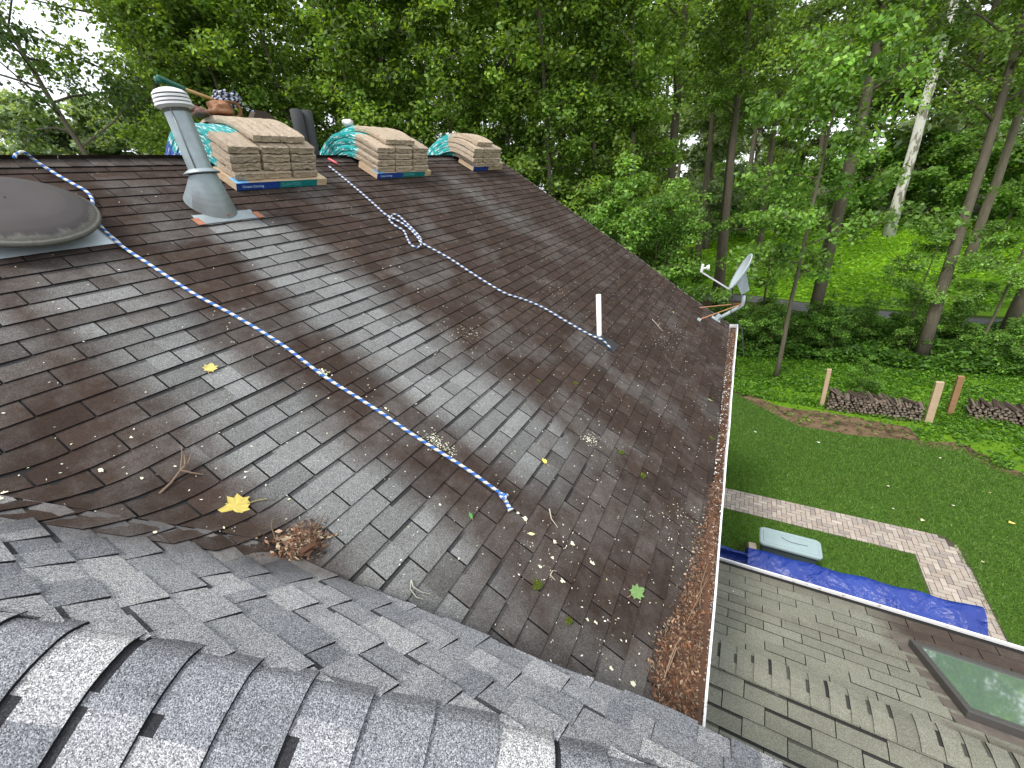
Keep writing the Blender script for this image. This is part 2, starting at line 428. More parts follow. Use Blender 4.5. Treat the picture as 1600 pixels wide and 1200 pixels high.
# ------------------------------------------------------------------ grey cross roof
CPX = [(-58, 952), (40, 968), (135, 985), (228, 1002), (320, 1022), (413, 1044), (502, 1064), (594, 1090), (690, 1110), (787, 1132), (872, 1160), (955, 1184), (1036, 1207), (1112, 1230)]
CPAB = [ab_g(x, y) for x, y in CPX]; CPAB = [(CPAB[0][0] - 6 * (CPAB[2][0] - CPAB[0][0]), CPAB[0][1] - 6 * (CPAB[2][1] - CPAB[0][1]))] + CPAB
CRA = [c[0] for c in CPAB]; CRB = [c[1] + .0 for c in CPAB]
ROWS_G = [.20 + .124 * i for i in range(0, 13)]
ROWS_G = [b_ for b_ in np.arange(1.652 - .124 * 16, 1.66, .124)]
def blend(x): return x
def clampb_g(a):
    hi_y = min(eave_y(a), valley_y(a) + .02)
    return (interp(CRA, CRB, a), (hi_y + DG * sb) / cb)
GT = (.74, .82, .90, .98, 1.06, 1.14, 1.24)
def tabs_grey(j, b1):
    res = []; rr = random.Random(j * 31 + 3); a = -5.0 + rr.random() * .3
    while a < .6:
        wt = rr.uniform(.12, .26); wgp = rr.uniform(.08, .2)
        t1, t2 = rr.choice(GT), rr.choice(GT)
        if rr.random() < .35:
            h_ = rr.uniform(.4, .6)
            res.append((a, a + wt * h_, 1.5, (t1, 0, 0))); res.append((a + wt * h_, a + wt, 1.5, (rr.choice(GT), 0, 0)))
        else: res.append((a, a + wt, 1.5, (t1, 0, 0)))
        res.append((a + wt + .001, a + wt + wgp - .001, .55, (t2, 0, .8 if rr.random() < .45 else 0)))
        a += wt + wgp
    return [(x0, min(x1, .6), t, c) for x0, x1, t, c in res]
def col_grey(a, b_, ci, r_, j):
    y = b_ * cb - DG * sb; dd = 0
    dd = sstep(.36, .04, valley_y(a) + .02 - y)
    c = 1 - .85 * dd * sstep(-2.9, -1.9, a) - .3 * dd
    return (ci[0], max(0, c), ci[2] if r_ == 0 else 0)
mb = MB()
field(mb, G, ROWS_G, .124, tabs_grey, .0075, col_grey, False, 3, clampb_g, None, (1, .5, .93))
mb.build('grey_shingles', M_GREY, house)
mb = MB(); xs = np.linspace(-5, .6, 60)
mb.grid([[lift_sweep(G(x, clampb_g(x)[0] + max(0, clampb_g(x)[1] - clampb_g(x)[0]) * t, -.003), False) for t in np.linspace(0, 1, 30)] for x in xs], (1, 0, .9))
for x0, x1 in zip(xs[:-1], xs[1:]):            # eave edge and the wall below it
    if x0 < -1.5: continue
    a0, a1 = G(x0, clampb_g(x0)[1], 0), G(x1, clampb_g(x1)[1], 0)
    mb.face([a0, a1, a1 + Vector((0, -.01, -.12)), a0 + Vector((0, -.01, -.12))], (1, 0, .9))
mb.build('grey_roof_deck', M_FELT, house)
mb = MB()
mb.box((-.5, .28, 4.4), (2.1, .08, 1.2)); mb.build('dormer_cheek', M_SIDING, house)
# hip caps: thick curved strips lapped down the hip
CP = [G(*ab_g(x, y)) for x, y in CPX]
for _ in range(3): CP.insert(0, CP[0] * 2 - CP[1])
CT = (CP[-4] - CP[4]).normalized(); ACR = Vector((.37, -.93, 0)); ACR = (ACR - CT * ACR.dot(CT)).normalized(); CUP = ACR.cross(CT).normalized()
if CUP.z < 0: CUP = -CUP
CP = [c - DGV * (.032 + .012 * sstep(7, 0, i_)) for i_, c in enumerate(CP)]
WS = [-.045, -.03, -.015] + [.0125 * i for i in range(29)]
_mg = -ACR.dot(NG) / CUP.dot(NG)
def _slope(w_):
    if w_ < .03: return _mg + (0.0 - _mg) * sstep(-.03, .03, w_)
    return -.55 * sstep(.03, .17, w_)
_pw = np.arange(-.2, .6, .002); _pf = np.cumsum([_slope(float(x)) for x in _pw]) * .002; _pf = _pf - np.interp(-.045, _pw, _pf) + _mg * -.045 - .004
def cap_prof(w_): return float(np.interp(w_, _pw, _pf))
mb = MB()
for i in range(len(CP) - 1):
    a, b2 = CP[i], CP[i + 1]; dv = b2 - a; rr = random.Random(i * 7 + 2)
    nseg = rr.choice((3, 3, 4)); cuts = sorted(rr.uniform(.015, .17) for _ in range(nseg - 1)); tn = [rr.choice((.66, .78, .9, 1.0, 1.12, 1.28)) for _ in range(nseg)]
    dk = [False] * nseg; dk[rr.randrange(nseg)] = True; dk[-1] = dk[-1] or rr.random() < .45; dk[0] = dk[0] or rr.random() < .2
    bw = rr.uniform(.12, .2)
    for s0, s1, isb in ((-.05, bw, 1), (bw, .6, 0), (.6, 1.0, 0)):
        for w0, w1 in zip(WS[:-1], WS[1:]):
            seg = sum(1 for c_ in cuts if w0 >= c_)
            q = []
            for s_, w_ in ((s0, w0), (s1, w0), (s1, w1), (s0, w1)):
                q.append(a + dv * s_ + ACR * w_ + CUP * (cap_prof(w_) + .006 + .011 * max(0, s_) + .002 * noise.noise(Vector((w_ * 9, i * 3.1, s_ * 2)))))
            dirt = .6 * sstep(.0, -.05, w0)
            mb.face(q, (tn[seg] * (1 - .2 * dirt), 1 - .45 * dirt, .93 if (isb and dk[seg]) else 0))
    for w0, w1 in zip(WS[:-1], WS[1:]):
        q = [b2 + ACR * w_ + CUP * (cap_prof(w_) + l_) for w_, l_ in ((w0, .0175), (w1, .0175), (w1, .001), (w0, .001))]
        mb.face(q, (1, .5, .97))
capo = mb.build('hip_cap', M_GREY, house)
mb = MB()                                            # shingles on the near side of the hip
rws = []
for t in np.linspace(0, 1, 10):
    rws.append([CP[0].lerp(CP[-1], s_) + ACR * (.3 + 2.4 * t) + CUP * (cap_prof(.36) - .004 - 1.2 * t) for s_ in np.linspace(-.5, 1.1, 12)])
mb.grid(rws, (.95, 1, 0)); mb.grid([[p - Vector((0, 0, .05)) for p in r] for r in [rws[0], [CP[0].lerp(CP[-1], s_) - ACR * .1 - Vector((0, 0, .16)) for s_ in np.linspace(-.5, 1.1, 12)]]], (1, 0, .9))
mb.build('near_side_shingles', M_GREY, house)
mb = MB(); tp = [G(.59, clampb_g(.59)[1], -.01), G(.59, clampb_g(.59)[0], -.01)] + [r[-1] - Vector((0, 0, .01)) for r in rws]
for p0, p1 in zip(tp[:-1], tp[1:]): mb.face([p0, p1, Vector((p1.x, p1.y, 2.2)), Vector((p0.x, p0.y, 2.2))])
p0 = tp[0]; mb.face([p0, Vector((p0.x, p0.y, 2.2)), Vector((-.4, .32, 2.2)), Vector((-.4, .32, G(-.4, clampb_g(-.4)[1]).z - .1))])
mb.build('gable_wall', M_SIDING, house)
# ------------------------------------------------------------------ lower wing roof
DIRT_L = [xy_l(*p) for p in ((1345, 955), (1440, 1010), (1520, 1075), (1600, 1090), (1700, 1120))]
def clean_l(a, b_):
    d = 0
    d = sstep(1.50, 1.75, a + .12 * noise.noise(Vector((a * 3, b_ * 4, 1)))) * sstep(.86, 1.05, b_ + .08 * noise.noise(Vector((a * 5, b_ * 5, 4))))
    d = max(d * .95, .45 * sstep(1.12, 1.4, b_))
    if a > 1.75: d = max(d, .6 * sstep(.28, .18, abs(b_ - .12) if b_ < .2 else 9))
    d = max(d, .22 * sstep(.15, .5, noise.noise(Vector((a * 1.3, b_ * 6, 9))) + .25) * sstep(.3, .9, b_))
    return 1 - d
def tabs_low(j, b1):
    res = []; rr = random.Random(j * 17 + 91); a = -.35 + (.155 if j % 2 else 0)
    while a < 8:
        tn = rr.uniform(.88, 1.1); blu = rr.random() < .06
        res.append((a + .0035, a + .306, 1.0, (tn * (.85 if blu else 1), 0, rr.choice((0, .6, .8, .9)) )))  # last value paints the butt's shadow line into the strip below it
        a += .31
    return res
ROWS_L = list(np.arange(.10, 1.46, .1245))
mb = MB()
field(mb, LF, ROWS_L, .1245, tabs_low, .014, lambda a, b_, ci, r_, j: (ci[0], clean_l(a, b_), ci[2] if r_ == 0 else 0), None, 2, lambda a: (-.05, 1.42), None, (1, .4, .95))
ROWS_L2 = list(np.arange(.135, 3.2, .135))
mb2 = MB()
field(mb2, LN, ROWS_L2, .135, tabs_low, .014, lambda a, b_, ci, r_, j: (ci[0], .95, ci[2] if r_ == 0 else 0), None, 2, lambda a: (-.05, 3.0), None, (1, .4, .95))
for i, f in enumerate(mb2.f): mb2.f[i] = tuple(reversed(f)); 
for i, c in enumerate(mb2.c):
    if isinstance(c[0], tuple): mb2.c[i] = tuple(reversed(c))
o = mb.build('tan_shingles', M_LOW, house); mb2.build('tan_shingles', M_LOW, house)
mb = MB(); mb.grid([[LF(-.35, b_, -.003), LF(8, b_, -.003)] for b_ in (-.0, 1.42)]); mb.grid([[LN(8, b_, -.003), LN(-.35, b_, -.003)] for b_ in (0, 3.0)])
mb.grid([[LF(-.35, 1.42, l), LF(8, 1.42, l)] for l in (0, -.12)]); mb.build('lower_roof_deck', M_FELT, house)
mb = MB(); a = -.3                                   # ridge caps of the wing
while a < 7.8:
    tn = U(.85, 1.1); dk = rnd() < .85; dkv = U(.6, .9); d0 = U(-.11, .01); d1 = d0 + U(.08, .15)
    Wd = [-.135, -.1, -.07, -.045, -.02, 0, .02, .045, .07, .1, .135]
    def cp(w_, l): 
        base = (LF if w_ > 0 else LN)(0, abs(w_), 0); s_ = 1 - abs(w_) / .135
        return Vector((0, base.y, base.z + .004 - .012 * (1 - abs(w_) / .05 if abs(w_) < .05 else 0) + l))
    for w0, w1 in zip(Wd[:-1], Wd[1:]):
        for s0, s1 in ((-.004, .104), (.104, .134)):
            q = [cp(w_, .030 - .085 * max(0, s_)) + Vector((a + s_, 0, 0)) for s_, w_ in ((s0, w0), (s1, w0), (s1, w1), (s0, w1))]
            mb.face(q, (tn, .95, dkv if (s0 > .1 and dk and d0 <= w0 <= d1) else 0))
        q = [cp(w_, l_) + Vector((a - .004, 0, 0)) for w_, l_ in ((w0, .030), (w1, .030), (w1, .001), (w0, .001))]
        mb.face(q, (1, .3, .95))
    a += .132
mb.build('wing_ridge_cap', M_LOW, house)
# walls
mb = MB()
wy = 6.55; xr0, xr1 = -.35, 2 * apx + .35
prof = [(xr0, 0), (xr0, P(U_E, 0).z - .1), (apx, az - .35), (xr1, P(U_E, 0).z - .1), (xr1, 0)]
for y_ in (wy, -4.0): mb.face([Vector((x, y_, z)) for x, z in prof])
for x_ in (xr0, xr1): mb.face([Vector((x_, -4, 0)), Vector((x_, wy, 0)), Vector((x_, wy, P(U_E, 0).z - .1)), Vector((x_, -4, P(U_E, 0).z - .1))])
mb.box((3.9, 1.5, 1.2), (8.0, 4.3, 2.4))
mb.build('wall', M_SIDING, house)
# ------------------------------------------------------------------ gutters
def gutter(name, A, B, w_, inn, parent, mat):
    mb = MB(); d = (B - A).normalized(); o_ = Vector((inn[0], inn[1], 0)).normalized()
    w2_ = w_ if isinstance(w_, tuple) else (w_, w_)
    prf_ = lambda w_: [(0, 0), (0, -.10), (w_ * .7, -.10), (w_ * .78, -.06), (w_, -.03), (w_, .004), (w_ - .012, .004), (w_ - .014, -.004), (w_ - .016, -.03), (w_ * .7, -.09), (.006, -.09), (.004, 0)]
    n_ = 30; rows_ = []
    for t in np.linspace(0, 1, n_):
        pr = prf_(w2_[0] + (w2_[1] - w2_[0]) * t)
        c = A.lerp(B, t); dz = .006 * noise.noise(Vector((t * 6, 1, 2)))
        rows_.append([c + o_ * x + Vector((0, 0, z + dz)) + o_ * .006 * noise.noise(Vector((t * 9, 5, 2))) for x, z in pr + [pr[0]]])
    mb.grid(rows_)
    for rw in (rows_[0], rows_[-1]): mb.face(rw[:6])
    return mb.build(name, mat, parent)
k = N('flaking_white_gutter', .5, .3); n1 = k.noise(16, 5, .7, k.geo()); k.col(k.ramp(n1, [(0, (.25, .2, .16)), (.36, (.5, .46, .42)), (.42, (.8, .8, .8)), (1, (.86, .86, .87))])); M_GUT = k.m
GA = on_z(1102, 1137, 4.565); GB = on_z(1153.5, 507, 4.635)
def gback(y): return (1.335 - .0295 * y) * ct - HM * st - .012
def gtz(y): return interp([GA.y, GB.y], [4.565, 4.635], y)
def lipx(y): return interp([GA.y - .3, GA.y, GB.y], [GA.x - .3 * (GB.x - GA.x) / (GB.y - GA.y), GA.x, GB.x], y)
ya_, yb_ = GA.y - .25, GB.y
main_gutter = gutter('gutter', Vector((gback(ya_), ya_, gtz(ya_))), Vector((gback(yb_), yb_, gtz(yb_))), (lipx(ya_) - gback(ya_), lipx(yb_) - gback(yb_)), (1, 0), house, M_GUT)
mb = MB(); mb.face([Vector((gback(-.2) - .01, -.2, 4.56)), Vector((gback(6.84) - .01, 6.84, 4.64)), Vector((gback(6.84) - .01, 6.84, 4.45)), Vector((gback(-.2) - .01, -.2, 4.38))])
mb.build('fascia', M_WHITE, house)
g0 = LF(-.3, 1.40); wing_gutter = gutter('gutter', Vector((-.3, g0.y - .01, g0.z - .012)), Vector((8, g0.y - .01, g0.z - .012)), .085, (0, 1), house, M_GUT)
mb = MB(); mb.tube([Vector((3.2, .5, 0)), Vector((3.2, .5, .01))], .01)
# ------------------------------------------------------------------ skylight in the wing
sk = [xy_l(1421, 1001), xy_l(1520, 1113)]
sa0 = 1.74
def SK(a, b_, l=0.0): return LF(a + .25 * (.96 - b_), b_, l)
sb0, sb1 = .31, .96; sa1 = sa0 + 1.25
mb = MB(); H_ = .085
def ringbox(mb, a0, a1, b0, b1, wd, l0, l1):
    for (x0, x1, y0, y1) in ((a0, a1, b0, b0 + wd), (a0, a1, b1 - wd, b1), (a0, a0 + wd, b0 + wd, b1 - wd), (a1 - wd, a1, b0 + wd, b1 - wd)):
        p = [SK(x, y, l) for l in (l0, l1) for x, y in ((x0, y0), (x1, y0), (x1, y1), (x0, y1))]
        mb.add(p, [(0, 1, 2, 3)[::-1], (4, 5, 6, 7), (0, 1, 5, 4), (1, 2, 6, 5), (2, 3, 7, 6), (3, 0, 4, 7)])
ringbox(mb, sa0, sa1, sb0, sb1, .05, -.01, H_)
skf = bevel(mb.build('skylight', plain('dark_bronze_aluminium', (.085, .08, .075), .45, .15, 20, .5, .3), house), .004)
mb = MB(); mb.face([SK(sa0 + .045, sb0 + .045, H_ - .012), SK(sa1 - .045, sb0 + .045, H_ - .012), SK(sa1 - .045, sb1 - .045, H_ - .012), SK(sa0 + .045, sb1 - .045, H_ - .012)])
k = N('reflective_glass', .04, .8); k.b.inputs['IOR'].default_value = 2.4; k.col((.13, .20, .15)); k.b.inputs['Coat Weight'].default_value = .8; k.b.inputs['Coat IOR'].default_value = 2.2; M_GLASS = k.m  # green base tint carries the reflection of the trees, painted into the colour
g_ = mb.build('glass', M_GLASS, skf); g_.parent = skf; g_.location = (0, 0, 0)
mb = MB(); ringbox(mb, sa0 - .09, sa1 + .09, sb0 - .09, sb1 + .09, .09, .004, .0115); mb.build('skylight_flashing', plain('stained_flashing', (.12, .1, .085), .7, .5, 14), house)
# ================================================================== THINGS ON THE ROOF
M_GALV = None
k = N('galvanized_steel', .45, .5); n1 = k.noise(9, 5, .65, k.geo()); n2 = k.noise(38, 3, .6, k.geo())
r_, g__, b__ = k.sep(k.attr('Col').outputs[0])[:3]
c = k.mix(n1, (.17, .205, .21), (.42, .48, .51)); c = k.mix(k.math('MULTIPLY', r_, 1.0), (.13, .11, .095), c)
c = k.mix(k.math('MULTIPLY', k.math('GREATER_THAN', n2, .52), k.math('SUBTRACT', 1.0, g__)), c, (.33, .14, .07)); k.b.inputs['Metallic'].default_value = .35; k.col(c); k.bump(n2, .15, .003); M_GALV = k.m
Z = Vector((0, 0, 1))
# --- tall galvanized flue with flashing
fb = P(-3.62, 2.03); flue = empty('flue_vent', fb, 'tall galvanized flue pipe with ribbed white cap and cone flashing between fan vent and stacks', 'roof vent')
ax = P(*uv_m(322, 295)); base = Vector((ax.x, 2.03, ax.z))
c0 = on_x(298, 268, -4.02); c1 = on_x(259, 168, -4.02)
pc = Vector((-4.02, 2.02, 0)); zt = c1.z; zc = c0.z
mb = MB(); mb.lathe([(.085, zc - .02), (.085, zt)], pc, Z, 32, (1, 1, 1))
mb.box((pc.x + .06, pc.y - .066, (zc + zt) / 2), (.008, .006, zt - zc), Matrix.Rotation(.9, 3, 'Z'), (.5, 1, 1))
mb.build('pipe', M_GALV, flue, True)
mb = MB(); mb.lathe([(.088, zc + .016), (.128, zc - .010), (.130, zc - .018), (.088, zc - .018)], pc, Z, 32, (1, 1, 1)); mb.build('storm_collar', M_GALV, flue, True)
mb = MB()                                            # cone flashing dropping to the sloping roof
topr, zt0 = .10, zc - .028; rows_ = []
ell = []
for j in range(40):
    a = 2 * math.pi * j / 40; ca, sa = math.cos(a), math.sin(a)
    ell.append((ca, sa))
cu_c, cv_c = -3.60, 2.04
for t in np.linspace(0, 1, 8):
    rw = []
    for ca, sa in ell + [ell[0]]:
        top = Vector((pc.x + topr * ca, pc.y + topr * sa, zt0)); bot = P(cu_c + .235 * ca, cv_c + .17 * sa, .012)
        rw.append(top.lerp(bot, t))
    rows_.append(rw)
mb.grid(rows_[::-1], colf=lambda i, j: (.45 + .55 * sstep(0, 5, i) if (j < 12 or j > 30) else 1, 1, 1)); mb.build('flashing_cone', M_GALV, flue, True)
mb = MB(); q = [P(-3.47, 1.81, .012), P(-3.325, 1.785, .014), P(-3.325, 2.27, .014), P(-3.47, 2.30, .012)]
n_ = 10; mb.grid([[q[0].lerp(q[1], s_).lerp(q[3].lerp(q[2], s_), t) for s_ in np.linspace(0, 1, n_)] for t in np.linspace(0, 1, n_)][::-1], colf=lambda i, j: (1, 1, 1))
mb.build('flashing_plate', M_GALV, flue)
RUSTY = plain('rusty_steel', (.33, .14, .08), .9, .4, 40)
mb = MB(); blob(mb, P(-3.375, 2.05, .035), .02, .015, .012, 3, (1, 1, 1), 10, 6, .3) if 'blob' in globals() else mb.box(P(-3.375, 2.05, .04), (.022, .016, .01)); mb.build('rust_patch', RUSTY, flue)
for yy_ in (1.80, 2.30): mb = MB(); mb.box(P(-3.365, yy_, .017), (.10, .055, .003), Matrix.Rotation(TH, 3, 'Y')); mb.build('rust_patch', RUSTY, flue)
cm = N('white_vent_cap', .45, .4); cm.col(cm.mix(cm.noise(20, 3), (.62, .62, .63), (.8, .8, .81))); 
mb = MB(); pr = [(.09, zt - .006), (.120, zt + .010)]
for i in range(3):
    z0 = zt + .010 + i * .025; pr += [(.125 - .003 * i, z0), (.125 - .003 * i, z0 + .015), (.105, z0 + .016), (.105, z0 + .024)]
pr += [(.118, zt + .085), (.114, zt + .094), (.095, zt + .112), (.06, zt + .126), (.03, zt + .132), (.001, zt + .133)]
mb.lathe(pr, pc, Z, 40); mb.build('vent_cap', cm.m, flue)
mb = MB(); mb.lathe([(.106, zt + .01), (.106, zt + .085)], pc, Z, 24, (.05, .05, .05)); mb.lathe([(.087, zt - .03), (.087, zt + .02)], pc, Z, 24, (.09, .085, .08)); mb.build('vent_throat', M_VC, flue)
# --- attic fan with dark dome
DU, DV, DH, DR = -3.54, .84, .15, .40
fan = empty('attic_fan_vent', P(DU, DV), 'low round attic fan vent with a dark grey dome on a pale metal plate', 'roof vent')
dc = P(DU, DV, DH)
k = N('dusty_dark_dome', .62, .2); gz = k.attr('Col').outputs[0]; r_ = k.sep(gz)[0]
n1 = k.noise(5, 4, .6, k.geo()); n2 = k.noise(60, 3, .7, k.geo())
c = k.mix(n1, (.048, .041, .040), (.070, .062, .062)); c = k.mix(k.math('MULTIPLY', r_, k.math('ADD', .35, n2)), c, (.17, .165, .14)); k.col(c); k.bump(n2, .2, .002); M_DOME = k.m
mb = MB(); pr = [(.005, .058), (.11, .057), (.20, .055), (.236, .050), (.266, .041), (.300, .029), (.325, .014), (.342, .0), (.350, -.010), (.362, -.014), (.367, -.027), (.362, -.042), (.345, -.048), (.33, -.042), (.2, -.03), (.1, -.03)]
pr = [(r * DR / .366, h_) for r, h_ in pr]; pr = [p for a_, b_ in zip(pr[:-1], pr[1:]) for p in (a_, ((a_[0] * 2 + b_[0]) / 3, (a_[1] * 2 + b_[1]) / 3), ((a_[0] + b_[0] * 2) / 3, (a_[1] + b_[1] * 2) / 3))] + [pr[-1]]
ax_ = NM; a1 = DM; a2 = YV; seg = 160; o_ = len(mb.v); rows_ = []
for r, h_ in pr: rows_.append([dc + ax_ * h_ + a1 * (r * math.cos(2 * math.pi * j / seg)) + a2 * (r * math.sin(2 * math.pi * j / seg)) for j in range(seg + 1)])
def dcol(i, j):
    a = 2 * math.pi * (j + .5) / seg; f_ = sstep(-.5, .5, math.cos(a)); n_ = noise.noise(Vector((math.cos(a) * 5, math.sin(a) * 5, 0))) + .5 * noise.noise(Vector((math.cos(a) * 22, math.sin(a) * 22, 0)))
    return (f_ * sstep(0, 3.2, i - 16.5 - 4.0 * n_) * (.55 + .5 * abs(noise.noise(Vector((a * 14, i * .4, 0))))) if i < 38 else .2, 0, 0)
mb.grid(rows_[::-1], colf=lambda i, j: dcol(len(pr) - 2 - i, j)); mb.build('dome', M_DOME, fan, True)
mb = MB(); mb.lathe([(.2, -DH + .01), (.2, -.02)], dc, NM, 32, (.02, .02, .02)); mb.build('throat', M_VC, fan, True)
mb = MB(); rows_ = [[P(u, v, .014 + .003 * noise.noise(Vector((u * 6, v * 6, 0)))) for v in np.linspace(.36, 1.215, 12)] for u in np.linspace(-3.85, -3.228, 10)]; mb.grid(rows_)
mb.build('base_plate', plain('pale_galvanized_sheet', (.50, .56, .60), .5, .15, 5, .4, .2), fan)
# --- white plastic pipe with rubber-black flashing
pb = P(-.265, 3.985); pvc = empty('plumbing_pipe', pb, 'thin upright white plastic pipe in a black flashing at mid roof', 'vent pipe')
mb = MB(); mb.lathe([(.026, -.02), (.026, .50), (.021, .50), (.021, .42)], pb, Z, 24); mb.build('pipe', plain('white_plastic', (.80, .80, .76), .4, .05, 20), pvc, True)
dkm = plain('black_rubber', (.035, .035, .038), .45, .3, 30)
mb = MB(); a_, w_, h_ = .17, .1, .013
mb.grid([[P(-.265 + u, 3.99 + v, h_ + .05 * math.exp(-((u + .0) ** 2 + (v - .0) ** 2) / .0025)) for v in np.linspace(-.10, .12, 14)] for u in np.linspace(-.09, .21, 18)]); mb.build('flashing', dkm, pvc, True)
# --- satellite dish
fo = P(.925, 6.70); dish = empty('satellite_dish', fo, 'pale grey satellite dish on a bent mast at the far eave corner', 'satellite dish')
gm = plain('pale_grey_steel', (.40, .46, .48), .5, .1, 20, .4)
A0 = on_y(1119, 500, 6.70); A1 = on_y(1158, 478, 6.68); A2 = on_y(1162, 462, 6.66)
mb = MB(); pts_ = [A0, A0.lerp(A1, .5), A0.lerp(A1, .85), A1.lerp(A2, .1) + Vector((.012, 0, 0)), A1.lerp(A2, .45) + Vector((.012, 0, 0)), A2]; mb.tube(pts_, .026, 14); mb.build('mast', gm, dish, True)
mb = MB(); mb.box(P(.90, 6.70, .014), (.14, .10, .008), Matrix.Rotation(TH, 3, 'Y')); mb.box(P(.90, 6.66, .05), (.05, .006, .09), Matrix.Rotation(TH, 3, 'Y')); mb.box(P(.90, 6.74, .05), (.05, .006, .09), Matrix.Rotation(TH, 3, 'Y')); mb.build('foot_plate', gm, dish)
rust = plain('rusty_rod', (.42, .20, .10), .8, .4, 60)
for dy, fx in ((0, (1091, 501)),):
    S0 = P(*uv_m(*fx), .02); mb = MB(); mb.tube([S0, A1 + Vector((-.01, -.03, .03))], .008, 8); mb.build('strut', rust, dish)
    mb = MB(); mb.box(S0, (.05, .04, .03), Matrix.Rotation(TH, 3, 'Y')); mb.build('strut_foot', gm, dish)
S0 = P(.60, 6.73, .02); mb = MB(); mb.tube([S0, A1 + Vector((-.01, .03, .03))], .008, 8); mb.build('strut', rust, dish)
T_, B_ = on_y(1174, 396, 6.70), on_y(1138, 452, 6.60)
long_ = (T_ - B_); ln_ = long_.length; long_.normalize(); nrm_ = Vector((-.95, -.14, .30)); nrm_ = (nrm_ - long_ * nrm_.dot(long_)).normalized(); side_ = long_.cross(nrm_)
ctr = (T_ + B_) * .5
mb = MB(); rows_ = []
for t in np.linspace(0.001, 1, 9): rows_.append([ctr + long_ * (ln_ / 2 * t * math.cos(a)) + side_ * (ln_ * .44 * t * math.sin(a)) - nrm_ * (.065 * (1 - t * t)) for a in np.linspace(0, 2 * math.pi, 41)])
rim = rows_[-1]; rows_.append([p - nrm_ * .012 for p in rim]); 
for t in np.linspace(.98, 0.001, 9): rows_.append([ctr + long_ * (ln_ / 2 * t * math.cos(a)) + side_ * (ln_ * .44 * t * math.sin(a)) - nrm_ * (.065 * (1 - t * t) + .012) for a in np.linspace(0, 2 * math.pi, 41)])
mb.grid(rows_); mb.build('reflector', gm, dish, True)
mb = MB(); K = on_y(1166, 446, 6.66)
mb.add([ctr - nrm_ * .07 + long_ * .03, ctr - nrm_ * .05 - long_ * .15, A2 + Vector((-.03, 0, .01)), A2 + Vector((.06, 0, .08))] , [(0, 1, 2, 3)])
mb.v += [v + Vector((.0, .05, 0)) for v in mb.v]; mb.f += [(7, 6, 5, 4), (0, 4, 5, 1), (1, 5, 6, 2), (2, 6, 7, 3), (3, 7, 4, 0)]; mb.c += [(1, 1, 1)] * 5
mb.build('bracket', gm, dish)
L0, L1 = B_, on_y(1096, 425, 6.40)
mb = MB(); mb.tube([L0 + Vector((.03, 0, -.01)), L1], .012, 4); mb.build('feed_arm', plain('white_steel', (.7, .7, .72), .5, .05), dish)
mb = MB(); ld = (ctr - L1).normalized(); mb.tube([L1 + Vector((0, 0, .0)), L1 + Vector((.01, 0, .11))], .02, 6); mb.tube([L1 + Vector((.0, 0, .05)), L1 + Vector((.06, .01, .055))], .012, 6); mb.tube([L1 + Vector((.06, .01, .055)), L1 + Vector((.075, .012, .057)), L1 + Vector((.10, .015, .06))], [.024, .036, .042], 12)
mb.build('receiver', plain('white_plastic_receiver', (.75, .75, .75), .4, .05), dish)
mb = MB(); mb.tube([B_ + Vector((.05, .02, .02)), B_ + Vector((.08, .0, -.15)), B_ + Vector((.07, 0, -.35)), Vector((.02, 6.70, 4.72)), Vector((.06, 6.66, 4.66)), Vector((.10, 6.55, 4.45)), Vector((.13, 6.5, 4.30))], .007, 6); mb.build('cable', dkm, dish)
# --- ropes
def smooth_path(pts, step=.006):
    pts = [Vector(p) for p in pts]; o_ = []
    for i in range(len(pts) - 1):
        p0, p1, p2, p3 = pts[max(i - 1, 0)], pts[i], pts[i + 1], pts[min(i + 2, len(pts) - 1)]
        n_ = max(2, int((p2 - p1).length / step))
        for j in range(n_):
            t = j / n_; o_.append(.5 * ((2 * p1) + (p2 - p0) * t + (2 * p0 - 5 * p1 + 4 * p2 - p3) * t * t + (3 * p1 - p0 - 3 * p2 + p3) * t ** 3))
    o_.append(pts[-1]); return o_
def rope(mb, pts, r=.0085, period=.062, c1=(.045, .16, .50), c2=(.70, .68, .62), step=.006, seg=12, flare=False):
    ps = smooth_path(pts, step); s_ = [0]
    for a, b2 in zip(ps[:-1], ps[1:]): s_.append(s_[-1] + (b2 - a).length)
    rs = [r * (1 + .07 * math.sin(s_[i] / period * 2 * math.pi * 2)) * (1 + (.6 * sstep(s_[-1] - .03, s_[-1], s_[i]) if flare else 0)) for i in range(len(ps))]
    def cf(i, j):
        ph = (s_[i] / period + j / seg) % 1.0
        tw = .82 + .18 * math.cos((s_[i] / period * 3 + j / seg * 3) * 2 * math.pi)
        c = c1 if ph < .5 else c2
        return tuple(x * tw for x in c)
    mb.tube(ps, rs, seg, cap=True, colf=cf)
def onr(px, py, l=.018): return P(*uv_m(px, py), l)
W = lambda i, a=.012: Vector((0, a * noise.noise(Vector((i * .9, 3, 1))), 0))
mb = MB()
pts_ = [on_x(22, 246, -4.62), on_x(27, 240, -4.66), on_x(38, 238, -4.66), onr(60, 262, .05), onr(90, 280, .04), onr(118, 296, .04), onr(136, 306, .04), onr(145, 315, .03), onr(147, 326, .03), onr(150, 340, .03), onr(158, 358, .03), onr(190, 387, .02), onr(235, 417, .018), onr(300, 460), onr(340, 482), onr(375, 501), onr(440, 541), onr(505, 590), onr(560, 625), onr(600, 651), onr(640, 679), onr(690, 711), onr(735, 740), onr(765, 762), onr(783, 775, .02)]
rope(mb, pts_, .0105)
e = onr(785, 778, .024); mb.lathe([(.002, -.018), (.014, -.013), (.018, 0), (.014, .013), (.002, .018)], e, DM, 14, (.05, .17, .5))
rope(mb, [onr(783, 775, .02), onr(790, 788, .02), onr(797, 800, .016)], .0125, .03, flare=True)
